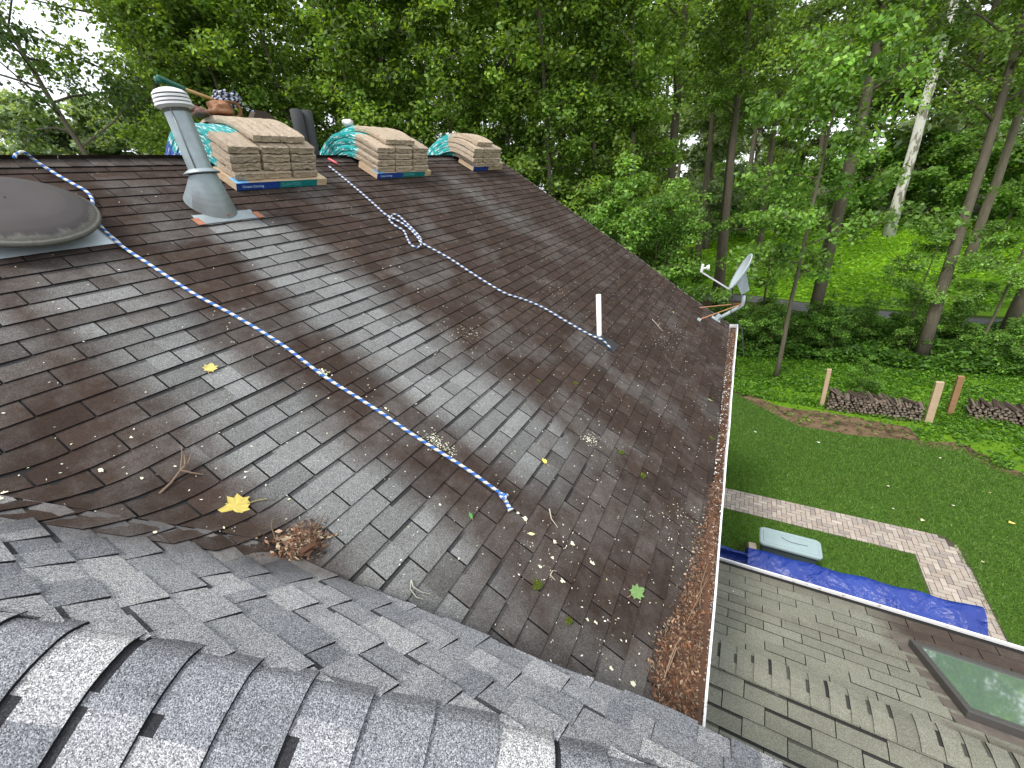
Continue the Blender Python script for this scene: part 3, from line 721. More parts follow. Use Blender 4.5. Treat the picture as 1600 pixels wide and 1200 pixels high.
rope(mb, [onr(778, 776, .03), onr(784, 784, .036), onr(790, 777, .03)], .010, .03)
thing1(mb, 'rope', M_ROPE, 'bright blue and white rope from the fan vent down to a knotted end', 'rope', 'safety ropes on the roof', True)
mb = MB(); DB = (.05, .11, .28)
pts_ = [onr(513, 262, .02), onr(530, 275), onr(560, 300), onr(585, 322), onr(603, 338), onr(625, 351, .03), onr(640, 362, .03), onr(652, 375, .03), onr(660, 383, .02), onr(700, 405), onr(735, 428), onr(765, 447), onr(790, 461), onr(820, 471), onr(850, 484), onr(885, 505), onr(915, 522), onr(928, 530, .03), onr(937, 536, .05), onr(946, 541, .03), onr(953, 547, .02)]
rope(mb, pts_, .0105, .062, DB, (.66, .66, .64))
rope(mb, [onr(612, 340, .02), onr(608, 346, .02), onr(617, 355, .02), onr(630, 363, .02), onr(636, 375, .018), onr(641, 384, .018), onr(650, 389, .018), onr(657, 385, .018), onr(656, 374, .02), onr(645, 362, .025), onr(632, 350, .03), onr(622, 341, .03), onr(612, 338, .03)], .0105, .062, DB, (.66, .66, .64))
thing1(mb, 'rope', M_ROPE, 'dark blue and white rope with a looped knot, ending at the white plastic pipe', 'rope', 'safety ropes on the roof', True)
# --- shingle bundles
k = N('kraft_wrapped_bundle', .55, .35); uvn = k.n('ShaderNodeUVMap'); uvn.uv_map = 'UVMap'; uu = k.sepv(uvn.outputs[0])
n1 = k.noise(16, 6, .7, k.geo(), 1.5); n2 = k.noise(70, 3, .6, k.geo()); n3 = k.noise(5, 3, .6, k.geo())
kraft = k.mix(n1, (.33, .245, .165), (.60, .49, .37))
mpg = k.n('ShaderNodeMapping'); mpg.inputs['Scale'].default_value = (16, 55, 1); k.l(uvn.outputs[0], mpg.inputs[0]); scr = k.n('ShaderNodeTexNoise'); scr.inputs['Scale'].default_value = 1.0; scr.inputs['Detail'].default_value = 4; k.l(mpg.outputs[0], scr.inputs[0])
teal = k.mix(n3, (.0, .27, .27), (.02, .45, .43)); pr_ = k.mix(k.math('GREATER_THAN', scr.outputs[0], .57), teal, (.68, .82, .82))
blue = k.mix(k.math('GREATER_THAN', scr.outputs[0], .6), (.02, .07, .36), (.5, .6, .8))
cr = k.sep(k.attr('Col').outputs[0])
t0 = k.math('ADD', uu[0], k.math('MULTIPLY', k.math('SUBTRACT', n1, .5), .10))
c = k.mix(k.math('GREATER_THAN', t0, cr[1]), kraft, pr_); c = k.mix(k.math('GREATER_THAN', t0, cr[2]), c, blue)
vs = k.n('ShaderNodeVectorMath', operation='SCALE'); k.l(c, vs.inputs[0]); k.l(cr[0], vs.inputs['Scale']); k.col(vs.outputs[0])
# layered shingle edges show through the wrap along the long sides
wv = k.n('ShaderNodeTexWave'); wv.bands_direction = 'Y'; wv.inputs['Scale'].default_value = 3.2; wv.inputs['Distortion'].default_value = 2.0; k.l(uvn.outputs[0], wv.inputs[0])
hb = k.math('ADD', k.math('MULTIPLY', n1, 1.2), k.math('MULTIPLY', wv.outputs[0], .25)); k.bump(hb, .9, .03); M_KRAFT = k.m
BT, BW = .073, .31
base_poly = []                                       # roof profile rounded over the ridge, s grows toward the eave
def roof_prof(s, off):
    """point above the ridge line at arc position s with offset off from the roof"""
    Lr = .30
    def tang(q):
        t = max(-1, min(1, q / Lr)); return TH * (t * (1.5 - .5 * t * t))
    n_ = 24; x, z = apx + .0, az - .045
    st_ = s / n_
    for i in range(n_):
        a = tang((i + .5) * st_); x += math.cos(a) * st_; z -= math.sin(a) * st_
    a = tang(s); return Vector((x + math.sin(a) * off, 0, z + math.cos(a) * off)), a
def bundle_mesh(name, s_f, layer, v0, wd, seed, length=.98, teal=.46, blue=.9, tone=1.0, off0=.065):
    rr = random.Random(seed); mb = MB(); n_ = 40; rows_ = []; uvs = []
    oo = off0 + layer * BT; sec = []
    nx = 11
    for i in range(nx): sec.append((i / (nx - 1), 1))
    sec2 = [(i / (nx - 1), 1) for i in range(nx)] + [(1, .5)] + [(1 - i / (nx - 1), 0) for i in range(nx)] + [(0, .5)]
    for i in range(n_ + 1):
        t = i / n_; s_ = s_f - length * t; p, a = roof_prof(s_, 0); nn = Vector((math.sin(a), 0, math.cos(a)))
        endf = min(1, .93 + 1.5 * min(t, 1 - t)); row = []
        for x_, y_ in sec2:
            ef = 1 + 1.2 * math.exp(-min(t, 1 - t) * 14); bul = .007 * noise.noise(Vector((t * 7, x_ * 4 + seed, layer * 3.3))) + .006 * ef * (abs(noise.noise(Vector((t * 13 + x_ * 4, x_ * 7 + seed, layer)))) - .2) + .003 * ef * noise.noise(Vector((t * 40, x_ * 20 + seed, layer)))
            yy = v0 + wd * (.5 + (x_ - .5) * (1.0 if y_ == .5 else .972)); zz = oo + (BT - .009) * (.5 + (y_ - .5) * endf) - (.010 * math.sin(math.pi * x_) * (1 if y_ == 0 else .6)) * (1 - endf + .35) + bul
            row.append(p + nn * zz + Vector((rr.uniform(-.0015, .0015), yy + bul, 0)))
        row.append(row[0]); rows_.append(row); uvs.append(t)
    nc = len(rows_[0]); per = [0]
    for a, b2 in zip(rows_[5][:-1], rows_[5][1:]): per.append(per[-1] + (b2 - a).length)
    cc = (tone, teal, blue)
    mb.grid(rows_, cc)
    uvl = []
    for i in range(n_):
        for j in range(nc - 1): uvl += [(uvs[i], per[j]), (uvs[i], per[j + 1]), (uvs[i + 1], per[j + 1]), (uvs[i + 1], per[j])]
    for idx, i in ((0, 0), (1, n_)):
        rw = rows_[i][:-1]; c_ = sum(rw, Vector()) / len(rw); a_ = roof_prof(s_f if i == 0 else s_f - length, 0)[1]; dr = Vector((math.cos(a_), 0, -math.sin(a_))) * (1 if i == 0 else -1)
        in1 = [c_ + (p - c_) * .88 + dr * (.004 + .010 * rr.random()) for p in rw]
        in2 = [c_ + (p - c_) * .50 + dr * (-.002 + .012 * rr.random()) for p in rw]
        o_ = len(mb.v); m_ = len(rw); mb.v += rw + in1 + in2
        for lv in (0, 1):
            for j in range(m_):
                f = (o_ + lv * m_ + j, o_ + lv * m_ + (j + 1) % m_, o_ + (lv + 1) * m_ + (j + 1) % m_, o_ + (lv + 1) * m_ + j)
                mb.f.append(f[::-1] if i == 0 else f); mb.c.append(cc); uvl += [(uvs[i], .1)] * 4
        f = tuple(o_ + 2 * m_ + j for j in range(m_)); mb.f.append(f[::-1] if i == 0 else f); mb.c.append(cc); uvl += [(uvs[i], .1)] * m_
    og = P(U_R, v0 + wd / 2, 0); o = mb.build(name, M_KRAFT, None, False, og)
    ul = o.data.uv_layers.new(name='UVMap'); ul.data.foreach_set('uv', np.array(uvl, dtype=np.float32).ravel())
    return o
def cross_bundle(v0, v1, u1, seed, blue_to, teal_to):
    rr = random.Random(seed); mb = MB(); n_ = 16; wd = .33; th_ = .070; uvl = []
    sec = [(0, 0), (0, .5), (0, 1), (.33, 1), (.66, 1), (1, 1), (1, .5), (1, 0), (.5, 0)]
    rows_ = []
    for i in range(n_ + 1):
        t = i / n_; row = []
        for a, b2 in sec:
            n1_ = .004 * noise.noise(Vector((t * 9, a * 3 + seed, b2)))
            row.append(P(u1 - wd * (1 - a) + n1_, v0 + (v1 - v0) * t, .012 + th_ * b2 + n1_ * (b2 > 0)))
        row.append(row[0]); rows_.append(row)
    K_ = (.50, .37, .24); Bl = (.012, .05, .26); Te = (.005, .17, .17)
    def cf(i, j):
        t = (i + .5) / n_
        if 4 < j < 7: return Bl if t < blue_to else (Te if t < teal_to else K_)
        if j == 4: return (.2, .45, .75) if t < .10 else K_
        return K_
    mb.grid(rows_, colf=cf); mb.face([rows_[0][j] for j in range(9)][::-1], K_); mb.face([rows_[-1][j] for j in range(9)], K_)
    o = mb.build('shingle_bundle', M_WRAP, None, False, P(u1 - .16, (v0 + v1) / 2, 0)); return o
k = N('printed_wrap', .45, .4); n1 = k.noise(22, 4, .6, k.geo(), .6); vs = k.n('ShaderNodeVectorMath', operation='SCALE'); k.l(k.attr('Col').outputs[0], vs.inputs[0]); k.l(k.math('ADD', .75, k.math('MULTIPLY', n1, .5)), vs.inputs['Scale']); k.col(vs.outputs[0]); k.bump(n1, .5, .015); M_WRAP = k.m
def text_on(parent, s, size, origin, xdir, ydir, col, name='lettering'):
    cu = bpy.data.curves.new(name, 'FONT'); cu.body = s; cu.size = size; cu.align_x = 'LEFT'; cu.align_y = 'CENTER'; cu.extrude = .0006
    t_ = bpy.data.objects.new(name, cu); COL.objects.link(t_); bpy.context.view_layer.update()
    me = bpy.data.meshes.new_from_object(t_); bpy.data.objects.remove(t_); t_ = bpy.data.objects.new(name, me); COL.objects.link(t_)
    zd = xdir.cross(ydir).normalized(); mt = Matrix((xdir, ydir, zd)).transposed().to_4x4(); mt.translation = origin
    mk = N('print_' + name + str(len(bpy.data.materials)), .5, .2); mk.col(col); me.materials.clear(); me.materials.append(mk.m)
    t_.parent = parent; t_.matrix_local = parent.matrix_basis.inverted() @ mt
    return t_
STK = [('nearest stack', 2.40, 3.42, -3.80, (.42, .85), .56), ('middle stack', 4.26, 5.36, -3.86, (.42, .86), .53), ('farthest stack', 6.62, 7.64, -3.93, (.5, .5), .50)]
COLN = ['left', 'middle', 'right']; ROWN = ['lowest', 'second lowest', 'second highest', 'highest']
bundle_id = 0
for si, (sn, v0, v1, u1, (bt, tt), sf) in enumerate(STK):
    o = cross_bundle(v0, v1, u1, si * 5 + 1, bt, tt)
    tag(o, ['bottom wrapped bundle of the nearest stack, laid sideways with a printed blue and teal edge', 'bottom wrapped bundle of the middle stack, laid sideways with a printed teal edge', 'bottom wrapped bundle of the farthest stack, laid sideways with a dark blue edge'][si], 'shingle bundle', 'wrapped shingle bundles stacked on the ridge')
    if si < 2:
        wd = (v1 - v0)
        text_on(o, 'Owens Corning', .033, P(u1 + .003, v0 + .035 * wd / 1.0 + .02, .045), YV, (P(0, 0, 1) - P(0, 0, 0)), (.55, .65, .85))
        text_on(o, 'DURATION', .044, P(u1 + .003, v0 + (bt + .03) * wd, .045), YV, (P(0, 0, 1) - P(0, 0, 0)), (.12, .40, .40))
    wv_ = (v1 - v0 - .10) / 3
    for row in range(4):
        for c_ in range(3):
            sd_ = si * 50 + row * 7 + c_ * 3; rr = random.Random(sd_)
            vv = v0 + .02 + c_ * wv_ + rr.uniform(-.008, .008) + (.02 if si == 1 else 0) * (c_ == 2) - (.09 if si == 2 and row > 0 else 0)
            o = bundle_mesh('shingle_bundle', sf + .02 - row * .018 + rr.uniform(-.012, .012) - c_ * .0, row, vv, wv_ - .010, sd_, teal=(.27, .37, .44)[si] + rr.uniform(-.03, .03), blue=(.74, .86, .82)[si] + rr.uniform(-.04, .04), tone=rr.uniform(.84, 1.12))
            tag(o, '%s wrapped bundle of the %s row in the %s on the ridge' % (COLN[c_], ROWN[row], sn), 'shingle bundle', 'wrapped shingle bundles stacked on the ridge')
    for c_ in range(2):
        sd_ = si * 50 + 40 + c_; w2 = .28 if si != 2 else .25
        o = bundle_mesh('shingle_bundle', sf - .10 - (.02 if si == 2 else 0), 4, v0 + (.30 if si == 0 else (.22 if si == 1 else .10)) + c_ * (w2 + .003), w2, sd_, teal=.40 if si else .6, blue=.9)
        tag(o, '%s of the two wrapped bundles on top of the %s on the ridge' % (['left', 'right'][c_], sn), 'shingle bundle', 'wrapped shingle bundles stacked on the ridge')
# a blue-printed side wrap on the middle stack
# --- tools and gear on and behind the nearest stack
def top_of(s_, layer, v, l=0): p, a = roof_prof(s_, .065 + BT * layer + l); return Vector((p.x, v, p.z))
def blob(mb, c, rx, ry, rz, seed, col, nu=16, nv=12, amp=.25, rot=0):
    rows_ = []
    for i in range(nv + 1):
        ph = math.pi * i / nv; row = []
        for j in range(nu):
            a = 2 * math.pi * j / nu; d = Vector((math.sin(ph) * math.cos(a), math.sin(ph) * math.sin(a), math.cos(ph)))
            f = 1 + amp * noise.noise(d * 1.6 + Vector((seed, 0, 0))) + amp * .6 * abs(noise.noise(d * 4 + Vector((seed, 4, 0))))
            q = Vector((d.x * rx * f, d.y * ry * f, max(d.z, -.6) * rz * f)); q.rotate(Matrix.Rotation(rot, 3, 'Z')); row.append(Vector(c) + q)
        row.append(row[0]); rows_.append(row)
    mb.grid(rows_[::-1], col)
def at_x(px, py, x): return on_x(px, py, x)
XG = -4.86
bag = empty('tool_belt', at_x(340, 182, XG), 'rumpled tan and brown leather tool belt lying on top of the nearest stack', 'tool belt')
lm = lambda n_, c: plain(n_, c, .6, .35, 18, .4, 0, .5)
mb = MB(); blob(mb, at_x(345, 172, XG) , .10, .115, .065, 3, (1, 1, 1), 24, 16, .5, .3); mb.build('pouch', lm('tan_leather', (.27, .125, .06)), bag, True)
mb = MB(); blob(mb, at_x(313, 176, XG) , .07, .09, .04, 8, (1, 1, 1), 20, 14, .5, .8); blob(mb, at_x(302, 170, XG), .05, .07, .035, 11, (1, 1, 1)); mb.build('pouch', lm('reddish_suede', (.22, .11, .085)), bag, True)
mb = MB()
for dz in (0, .0):
    c_ = [at_x(x, y, XG + .06) for x, y in ((352, 160), (366, 160), (374, 168), (376, 178), (370, 184))]; mb.tube(smooth_path(c_, .02), .017, 8)
mb.build('strap', lm('tan_strap', (.30, .15, .07)), bag, True)
mb = MB(); rr = random.Random(5)
cc_ = at_x(352, 158, XG - .05)
for loop in range(7):
    pts_ = []; ph = rr.uniform(0, 6.28); a1, a2 = rr.uniform(.09, .14), rr.uniform(.08, .13); dz0 = .028 * (loop % 3)
    for i in range(11):
        a = ph + i * .57; pts_.append(cc_ + Vector((a2 * math.cos(a), a1 * math.sin(a) + .02, dz0 + .018 * math.sin(a * 2 + loop) - .01 + .010 * loop * .3)))
    rope(mb, pts_, .0115, .05, (.012, .025, .08), (.50, .52, .56), .012, 8)
pts_ = [at_x(*q, XG - .05) for q in ((366, 152), (376, 160), (384, 168), (392, 173), (399, 174))]; rope(mb, pts_, .010, .05, (.012, .025, .08), (.5, .52, .56), .012, 8)
thing1(mb, 'rope_coil', M_ROPE, 'heaped coil of navy and white rope on the leather tool belt', 'rope', None, True)
axe = empty('roofing_shovel', at_x(300, 150, XG), 'tear-off shovel with green metal head and wooden handle resting behind the flue cap', 'shovel')
h0, h1 = at_x(283, 137, XG + .02), at_x(332, 155, XG - .02); mb = MB(); mb.tube([h0, h0.lerp(h1, .5), h1 + (h1 - h0) * .6], .014, 10); mb.build('handle', plain('varnished_wood', (.45, .28, .12), .5, .2, 30), axe, True)
mb = MB(); g1 = [at_x(245, 120, XG + .02), at_x(255, 124, XG + .02), at_x(268, 130, XG + .02), h0 + (h1 - h0) * .1]; mb.tube(smooth_path(g1, .02), [.020] * len(smooth_path(g1, .02)), 10); mb.box(at_x(247, 125, XG + .02), (.03, .045, .05), Matrix.Rotation(.2, 3, 'X')); mb.build('head', plain('green_paint', (.008, .10, .065), .4, .3, 30, .5), axe, True)
mb = MB()
rows_ = [[top_of(-.02 - .14 * t, 4, 2.47 + .30 * s_, .012 + .016 * noise.noise(Vector((t * 5, s_ * 5, 2)))) for s_ in np.linspace(0, 1, 12)] for t in np.linspace(-.1, 1, 10)]
mb.grid(rows_); mb.grid([[p - Vector((0, 0, .006)) for p in r] for r in rows_][::-1]); thing1(mb, 'folded_cloth', lm('dark_green_cloth', (.01, .07, .05)), 'dark green crumpled cloth under the tool belt', 'cloth', None, True)
# two upright rolls behind the nearest stack
for i, (x0, y0, x1, y1, rr_, lb) in enumerate(((462, 172, 468, 200, .045, 'left of two dark grey underlayment rolls standing behind the nearest stack'), (478, 174, 484, 206, .045, 'right of two dark grey underlayment rolls standing behind the nearest stack'))):
    X_ = -5.15; a, b2 = at_x(x0, y0, X_), at_x(x1, y1, X_); d = (b2 - a).normalized(); a_ = a; b2 = a + d * .62
    mb = MB(); prf = [(.018, .006), (.018, 0), (.068, 0), (.072, .004), (.070, .2), (.072, .4), (.070, .616), (.066, .62)]
    o_ = d.orthogonal()
    mb.lathe(prf, a_, d, 20); L_ = mb.build('underlayment_roll', plain('dark_felt_roll', (.045, .047, .048), .8, .3, 40), None, True, a_)
    tag(L_, lb, 'roll', 'rolls standing behind the stack')
mb = MB(); ps = [at_x(400, 172, -5.0), at_x(415, 174, -5.0), at_x(432, 186, -5.0), at_x(395, 186, -5.0)]
mb.add(ps + [p + Vector((-.12, 0, 0)) for p in ps], [(0, 1, 2, 3), (7, 6, 5, 4), (0, 4, 5, 1), (1, 5, 6, 2), (2, 6, 7, 3), (3, 7, 4, 0)])
thing1(mb, 'crumpled_felt', plain('dark_brown_felt', (.05, .035, .025), .8, .3, 20), 'dark brown scrap of felt sticking up beside the rope coil', 'felt scrap')
mb = MB(); blob(mb, at_x(544, 193, -4.9), .06, .07, .045, 21, (.55, .52, .50), 20, 14, .5)
thing1(mb, 'dust_cloth', M_VC, 'small pale grey rag heaped on the left end of the middle stack', 'rag', None, True)
mb = MB(); a, b2 = P(*uv_m(513, 252), .03), P(*uv_m(527, 260), .03); rr = (b2 - a); mb.tube([a, a.lerp(b2, .3), a.lerp(b2, .7), b2], [.014, .018, .016, .012], 8); 
thing1(mb, 'utility_knife', plain('pink_red_plastic', (.62, .12, .13), .4, .1), 'short pink-red utility knife lying between the nearest and middle stacks', 'knife', None, True)
# --- leaves, twigs, litter on the roofs
LEAFP = [(0, -.5), (.18, -.42), (.30, -.50), (.30, -.28), (.52, -.10), (.36, .0), (.48, .22), (.22, .20), (.14, .42), (0, .52), (-.14, .40), (-.22, .20), (-.46, .24), (-.36, .0), (-.50, -.12), (-.30, -.26), (-.28, -.48), (-.16, -.40)]
def leaf(px, py, size, ang, col, label, stem=.5, surf='m', squash=1.0, curl=.12):
    u, v = uv_m(px, py); mb = MB(); ca, sa = math.cos(ang), math.sin(ang)
    def Q(x, y):
        xr, yr = x * ca - y * sa, x * sa + y * ca; return P(u + xr * size, v + yr * size, .016 + size * curl * (x * x * 1.6 + .3 * y * y) + .004 * noise.noise(Vector((x * 4, y * 4, px))))
    c = Q(0, 0); n_ = len(LEAFP); pl = [(x * squash, y) for x, y in LEAFP]
    for i in range(n_):
        a, b2 = pl[i], pl[(i + 1) % n_]; m1 = (a[0] * .5, a[1] * .5); m2 = (b2[0] * .5, b2[1] * .5); t = .86 + .14 * (i % 2)
        cc = tuple(x * t for x in col); mb.face([Q(0, 0), Q(*m1), Q(*m2)], cc); mb.face([Q(*m1), Q(*a), Q(*b2), Q(*m2)], cc)
    if stem: mb.tube([Q(0, -.4), Q(.05, -.7), Q(.02, -.5 - stem)], .0018 + size * .006, 5, (.30, .25, .10))
    thing1(mb, 'fallen_leaf', M_VC, label, 'leaf', 'single leaves on the brown roof')
Yl = (.72, .66, .22)
leaf(367, 794, .125, 2.6, (.52, .42, .11), 'large yellow maple leaf lying on the brown shingles near the valley', .55)
leaf(329, 577, .075, .8, (.56, .48, .15), 'small yellow star-shaped leaf on the grey streak left of the long rope', .1)
leaf(849, 722, .045, 1.2, (.75, .66, .14), 'tiny bright yellow leaf with stem right of the rope end', .8, squash=.9)
leaf(994, 926, .115, -.6, (.17, .29, .10), 'light green lobed leaf near the debris heap at the eave', .3, squash=.75)
leaf(734, 807, .04, 1.0, (.10, .30, .08), 'small dark green leaf just left of the rope end', .2, squash=.6)
leaf(1051, 489, .045, .3, (.70, .60, .10), 'tiny yellow leaf on the brown shingles left of the satellite dish', .2, squash=.5)
leaf(828, 768 + 68, .05, 2.2, (.70, .72, .40), 'pale torn leaf on the shingles below the rope end', .2, squash=.4)
leaf(1107, 626, .06, 1.9, (.20, .30, .14), 'curled green leaf at the upper part of the gutter', .3, squash=.5)
leaf(508, 588, .04, .3, (.55, .60, .30), 'pale yellow-green seed cluster resting against the long rope', .1, squash=.6)
def mossclump(px, py, r, label):
    u, v = uv_m(px, py); mb = MB(); rr = random.Random(int(px)); c = P(u, v, .006)
    blob(mb, c, r, r * .8, r * .35, px * .1, (.05, .07, .01), 12, 8, .4)
    for i in range(160):
        d = Vector((rr.gauss(0, .45), rr.gauss(0, .4), 0)); p = c + DM * (d.x * r) + YV * (d.y * r) + NM * (r * .35 * max(0, 1 - d.length) + .002); e = Vector((rr.uniform(-1, 1), rr.uniform(-1, 1), rr.uniform(.2, 1))).normalized() * .009
        s_ = e.orthogonal().normalized() * .003; mb.face([p - s_, p + s_, p + e], (rr.uniform(.08, .16), rr.uniform(.11, .2), .015))
    thing1(mb, 'moss_clump', M_VC, label, 'moss', 'moss clumps on the brown roof')
for px, py, r, lb in ((838, 915, .032, 'round green moss clump low on the roof nearest the grey roof'), (899, 600, .024, 'moss clump below the plastic pipe'), (842, 597, .016, 'faint small moss clump left of the one below the plastic pipe'), (969, 708, .026, 'moss clump in the middle of the lower roof, higher of two'), (1004, 744, .026, 'moss clump in the middle of the lower roof, lower of two'), (1112, 686, .02, 'moss clump right beside the gutter'), (888, 971, .02, 'small moss clump just below the round green one')): mossclump(px, py, r, lb)
def twig(paths, r, col, name, label, cat='twig', l=.014, grp='twigs on the roofs'):
    mb = MB()
    for pth in paths:
        ps = [(P(*uv_m(x, y), l + (q[0] if q else 0)) if uv_m(x, y)[1] > 0 else P(*uv_m(x, y), l)) for x, y, *q in pth]; n_ = len(ps)
        mb.tube(ps, [r * (1 - .6 * i / (n_ - 1)) for i in range(n_)], 6, col)
    thing1(mb, name, M_FLAKE, label, cat, grp)
BRN = (.20, .14, .10)
twig([[(250, 774), (268, 757), (284, 741, .02), (288, 722, .05), (288, 712, .07)], [(284, 741, .02), (296, 731, .03), (302, 722, .05)], [(284, 741, .02), (301, 743, .01), (318, 744)], [(292, 734, .03), (291, 722, .05)]], .006, BRN, 'twig', 'forked brown twig left of the large yellow maple leaf')
twig([[(1018, 500), (1027, 510), (1035, 519)], [(1027, 510), (1031, 506)]], .004, (.45, .40, .34), 'twig', 'small pale curved twig left of the satellite dish')
twig([[(641, 909, .01), (644, 920, .01), (657, 928, .01), (672, 930)], [(641, 909, .01), (640, 922), (650, 935), (660, 938)]], .0035, (.40, .40, .34), 'twig', 'curled pale pine needle pair lying near the valley')
twig([[(857, 797 + 0), (860, 812), (870, 826)]], .004, (.5, .45, .35), 'twig', 'thin pale bent twig right of the rope end')
twig([[(858, 900), (862, 893), (868, 894)], [(858, 900), (866, 908)]], .0035, (.5, .42, .3), 'twig', 'small hooked tan twig above the round moss clump')
def flakes(mb, c, spread, n_, size, cols, up, seed, needle=.5, tilt=.5, ztop=.02):
    rr = random.Random(seed)
    for i in range(n_):
        p = c(rr); 
        if p is None: continue
        d = Vector((rr.gauss(0, 1), rr.gauss(0, 1), rr.gauss(0, tilt))); d = (d - up * d.dot(up) * .6).normalized()
        s_ = rr.uniform(.4, 1.2) * size; wd = d.cross(up).normalized(); wd = (wd + up * rr.uniform(-tilt, tilt)).normalized()
        ww = s_ * (rr.uniform(.05, .12) if rr.random() < needle else rr.uniform(.25, .6)); cc = rr.choice(cols); f = rr.uniform(.6, 1.3); cc = tuple(x * f for x in cc)
        mb.face([p - d * s_ * .5, p - wd * ww * .5, p + d * s_ * .5, p + wd * ww * .5], cc)
LIT = [(.12, .052, .026), (.18, .082, .042), (.24, .14, .085), (.065, .038, .026), (.34, .24, .16), (.13, .08, .052), (.05, .035, .028)]
# nest-like wad
mb = MB(); u0, v0 = uv_m(472, 854)
blob(mb, lift_sweep(P(u0, v0, .006), True), .07, .06, .020, 4, (.08, .04, .025), 20, 12, .5)
def nestp(rr):
    a = rr.uniform(0, 6.28); r = abs(rr.gauss(0, .05)); return lift_sweep(P(u0 + r * math.cos(a) * 1.0, v0 + r * math.sin(a) * 1.25, .012 + max(0, .034 * (1 - (r / .11) ** 2)) * rr.uniform(.5, 1.15)), True)
flakes(mb, nestp, 0, 1700, .034, LIT + [(.45, .36, .24)], NM, 3, .75, .7)
mb.tube([lift_sweep(P(u0 - .06, v0 - .07, .03), True), lift_sweep(P(u0 - .12, v0 - .05, .06), True), lift_sweep(P(u0 - .16, v0 - .02, .04), True)], [.003, .003, .002], 6, (.16, .10, .065))
mb.tube([lift_sweep(P(u0 + .0, v0 + .06, .03), True), lift_sweep(P(u0 - .03, v0 + .13, .03), True), lift_sweep(P(u0 - .05, v0 + .17, .02), True)], [.004, .003, .002], 6, (.16, .10, .065))
thing1(mb, 'debris_wad', M_FLAKE, 'matted brown wad of needles and twigs lying in the valley', 'debris')
# gutter litter and the heap at the low corner
mb = MB()
def gut(rr):
    y = rr.uniform(GA.y - .2, GB.y - .02); f = noise.noise(Vector((y * 2.3, 0, 0))) * .5 + .5; lvl = gtz(y) - .05 + .035 * f + .02 * sstep(4.0, 1.8, y)
    if rr.random() > .25 + .6 * f + sstep(3.6, 2.3, y): return None
    x = rr.uniform(gback(y), lipx(y) - .018); return Vector((x, y, lvl + rr.uniform(-.008, .008)))
ys = np.linspace(GA.y - .24, GB.y - .03, 60)
mb.grid([[Vector((x, y, gtz(y) - .063 + .035 * (noise.noise(Vector((y * 2.3, 0, 0))) * .5 + .5) + .02 * sstep(4.0, 1.8, y))) for x in (gback(y), gback(y) + .05, lipx(y) - .02)] for y in ys], (.10, .05, .03))
flakes(mb, gut, 0, 6500, .026, LIT, Z, 9, .55, .5)
HP = [(1.05, .62, 1.24), (1.25, .74, 1.24), (1.45, .80, 1.24), (1.62, .93, 1.25), (1.75, 1.02, 1.25), (1.95, 1.07, 1.25), (2.3, 1.14, 1.25), (2.7, 1.19, 1.25), (3.1, 1.235, 1.25)]
for x, y in ((1030, 1098), (1027, 1042), (1040, 992), (1076, 935), (1092, 870), (1106, 800)): pass
HU = [uv_m(*q) for q in ((1030, 1100), (1026, 1050), (1036, 1005), (1060, 965), (1083, 910), (1092, 870), (1104, 820), (1112, 770))]
hv = [q[1] for q in HU]; hu = [q[0] for q in HU]
def heap_edge(v): return interp([hv[0] - 1] + hv + [hv[-1] + .5], [hu[0] - .1] + hu + [1.25], v)
def heap_h(u, v):
    e = heap_edge(v) + .012 * noise.noise(Vector((v * 14, 0, 3)))
    if u < e: return -.01
    return .012 + .05 * sstep(0, .16, u - e) * sstep(3.0, 1.9, v) * (1 + .4 * noise.noise(Vector((u * 9, v * 9, 1))))
rows_ = []
for v in np.linspace(.65, 3.0, 50):
    e = heap_edge(v); row = []
    for t in np.linspace(0, 1, 14):
        u = e + (ue(v) - e) * t; row.append(P(u, v, heap_h(u, v) * (t > 0) - .0))
    row.append(Vector((lipx(v) - .02, v, gtz(v) + .01 * sstep(3.0, 2, v)))); rows_.append(row)
mb.grid(rows_[::-1], (.10, .05, .03))
def heap(rr):
    v = .65 + 2.3 * rr.random() ** 1.2; e = heap_edge(v); 
    if e > ue(v) - .02 and rr.random() < .5: return None
    if rr.random() < .12: u = e - abs(rr.gauss(0, .03)); return P(u, v, .014)
    u = e + (ue(v) + .10 - e) * rr.random()
    if u > ue(v): return Vector((rr.uniform(gback(v), lipx(v) - .018), v, gtz(v) + .008 + rr.uniform(0, .012)))
    return P(u, v, heap_h(u, v) + rr.uniform(0, .014))
flakes(mb, heap, 0, 20000, .026, LIT, NM, 10, .6, .6)
tag(mb.build('gutter_litter', M_FLAKE, None), 'brown needles and leaf litter heaped over the low end of the gutter', 'litter', None, 'stuff')
GT_ = [[(1086, 950, .0), (1085, 920, .02), (1092, 890, .04), (1084, 872, .02)], [(1066, 975, .0), (1082, 935, .03), (1094, 905, .03)], [(1080, 935, .02), (1094, 912, .03)]]
twig([[(x, y, l + .03) for x, y, l in p_] for p_ in GT_], .0025, (.22, .15, .10), 'twig', 'bundle of long brown twigs on the litter heap by the gutter')
twig([[(1030, 1062, .03), (1034, 1035, .06), (1042, 1012, .07), (1056, 1000, .05)], [(1035, 1052, .03), (1044, 1018, .06), (1050, 1030, .05)]],   .003, (.28, .20, .14), 'twig', 'curly tan twigs on the upper side of the litter heap')
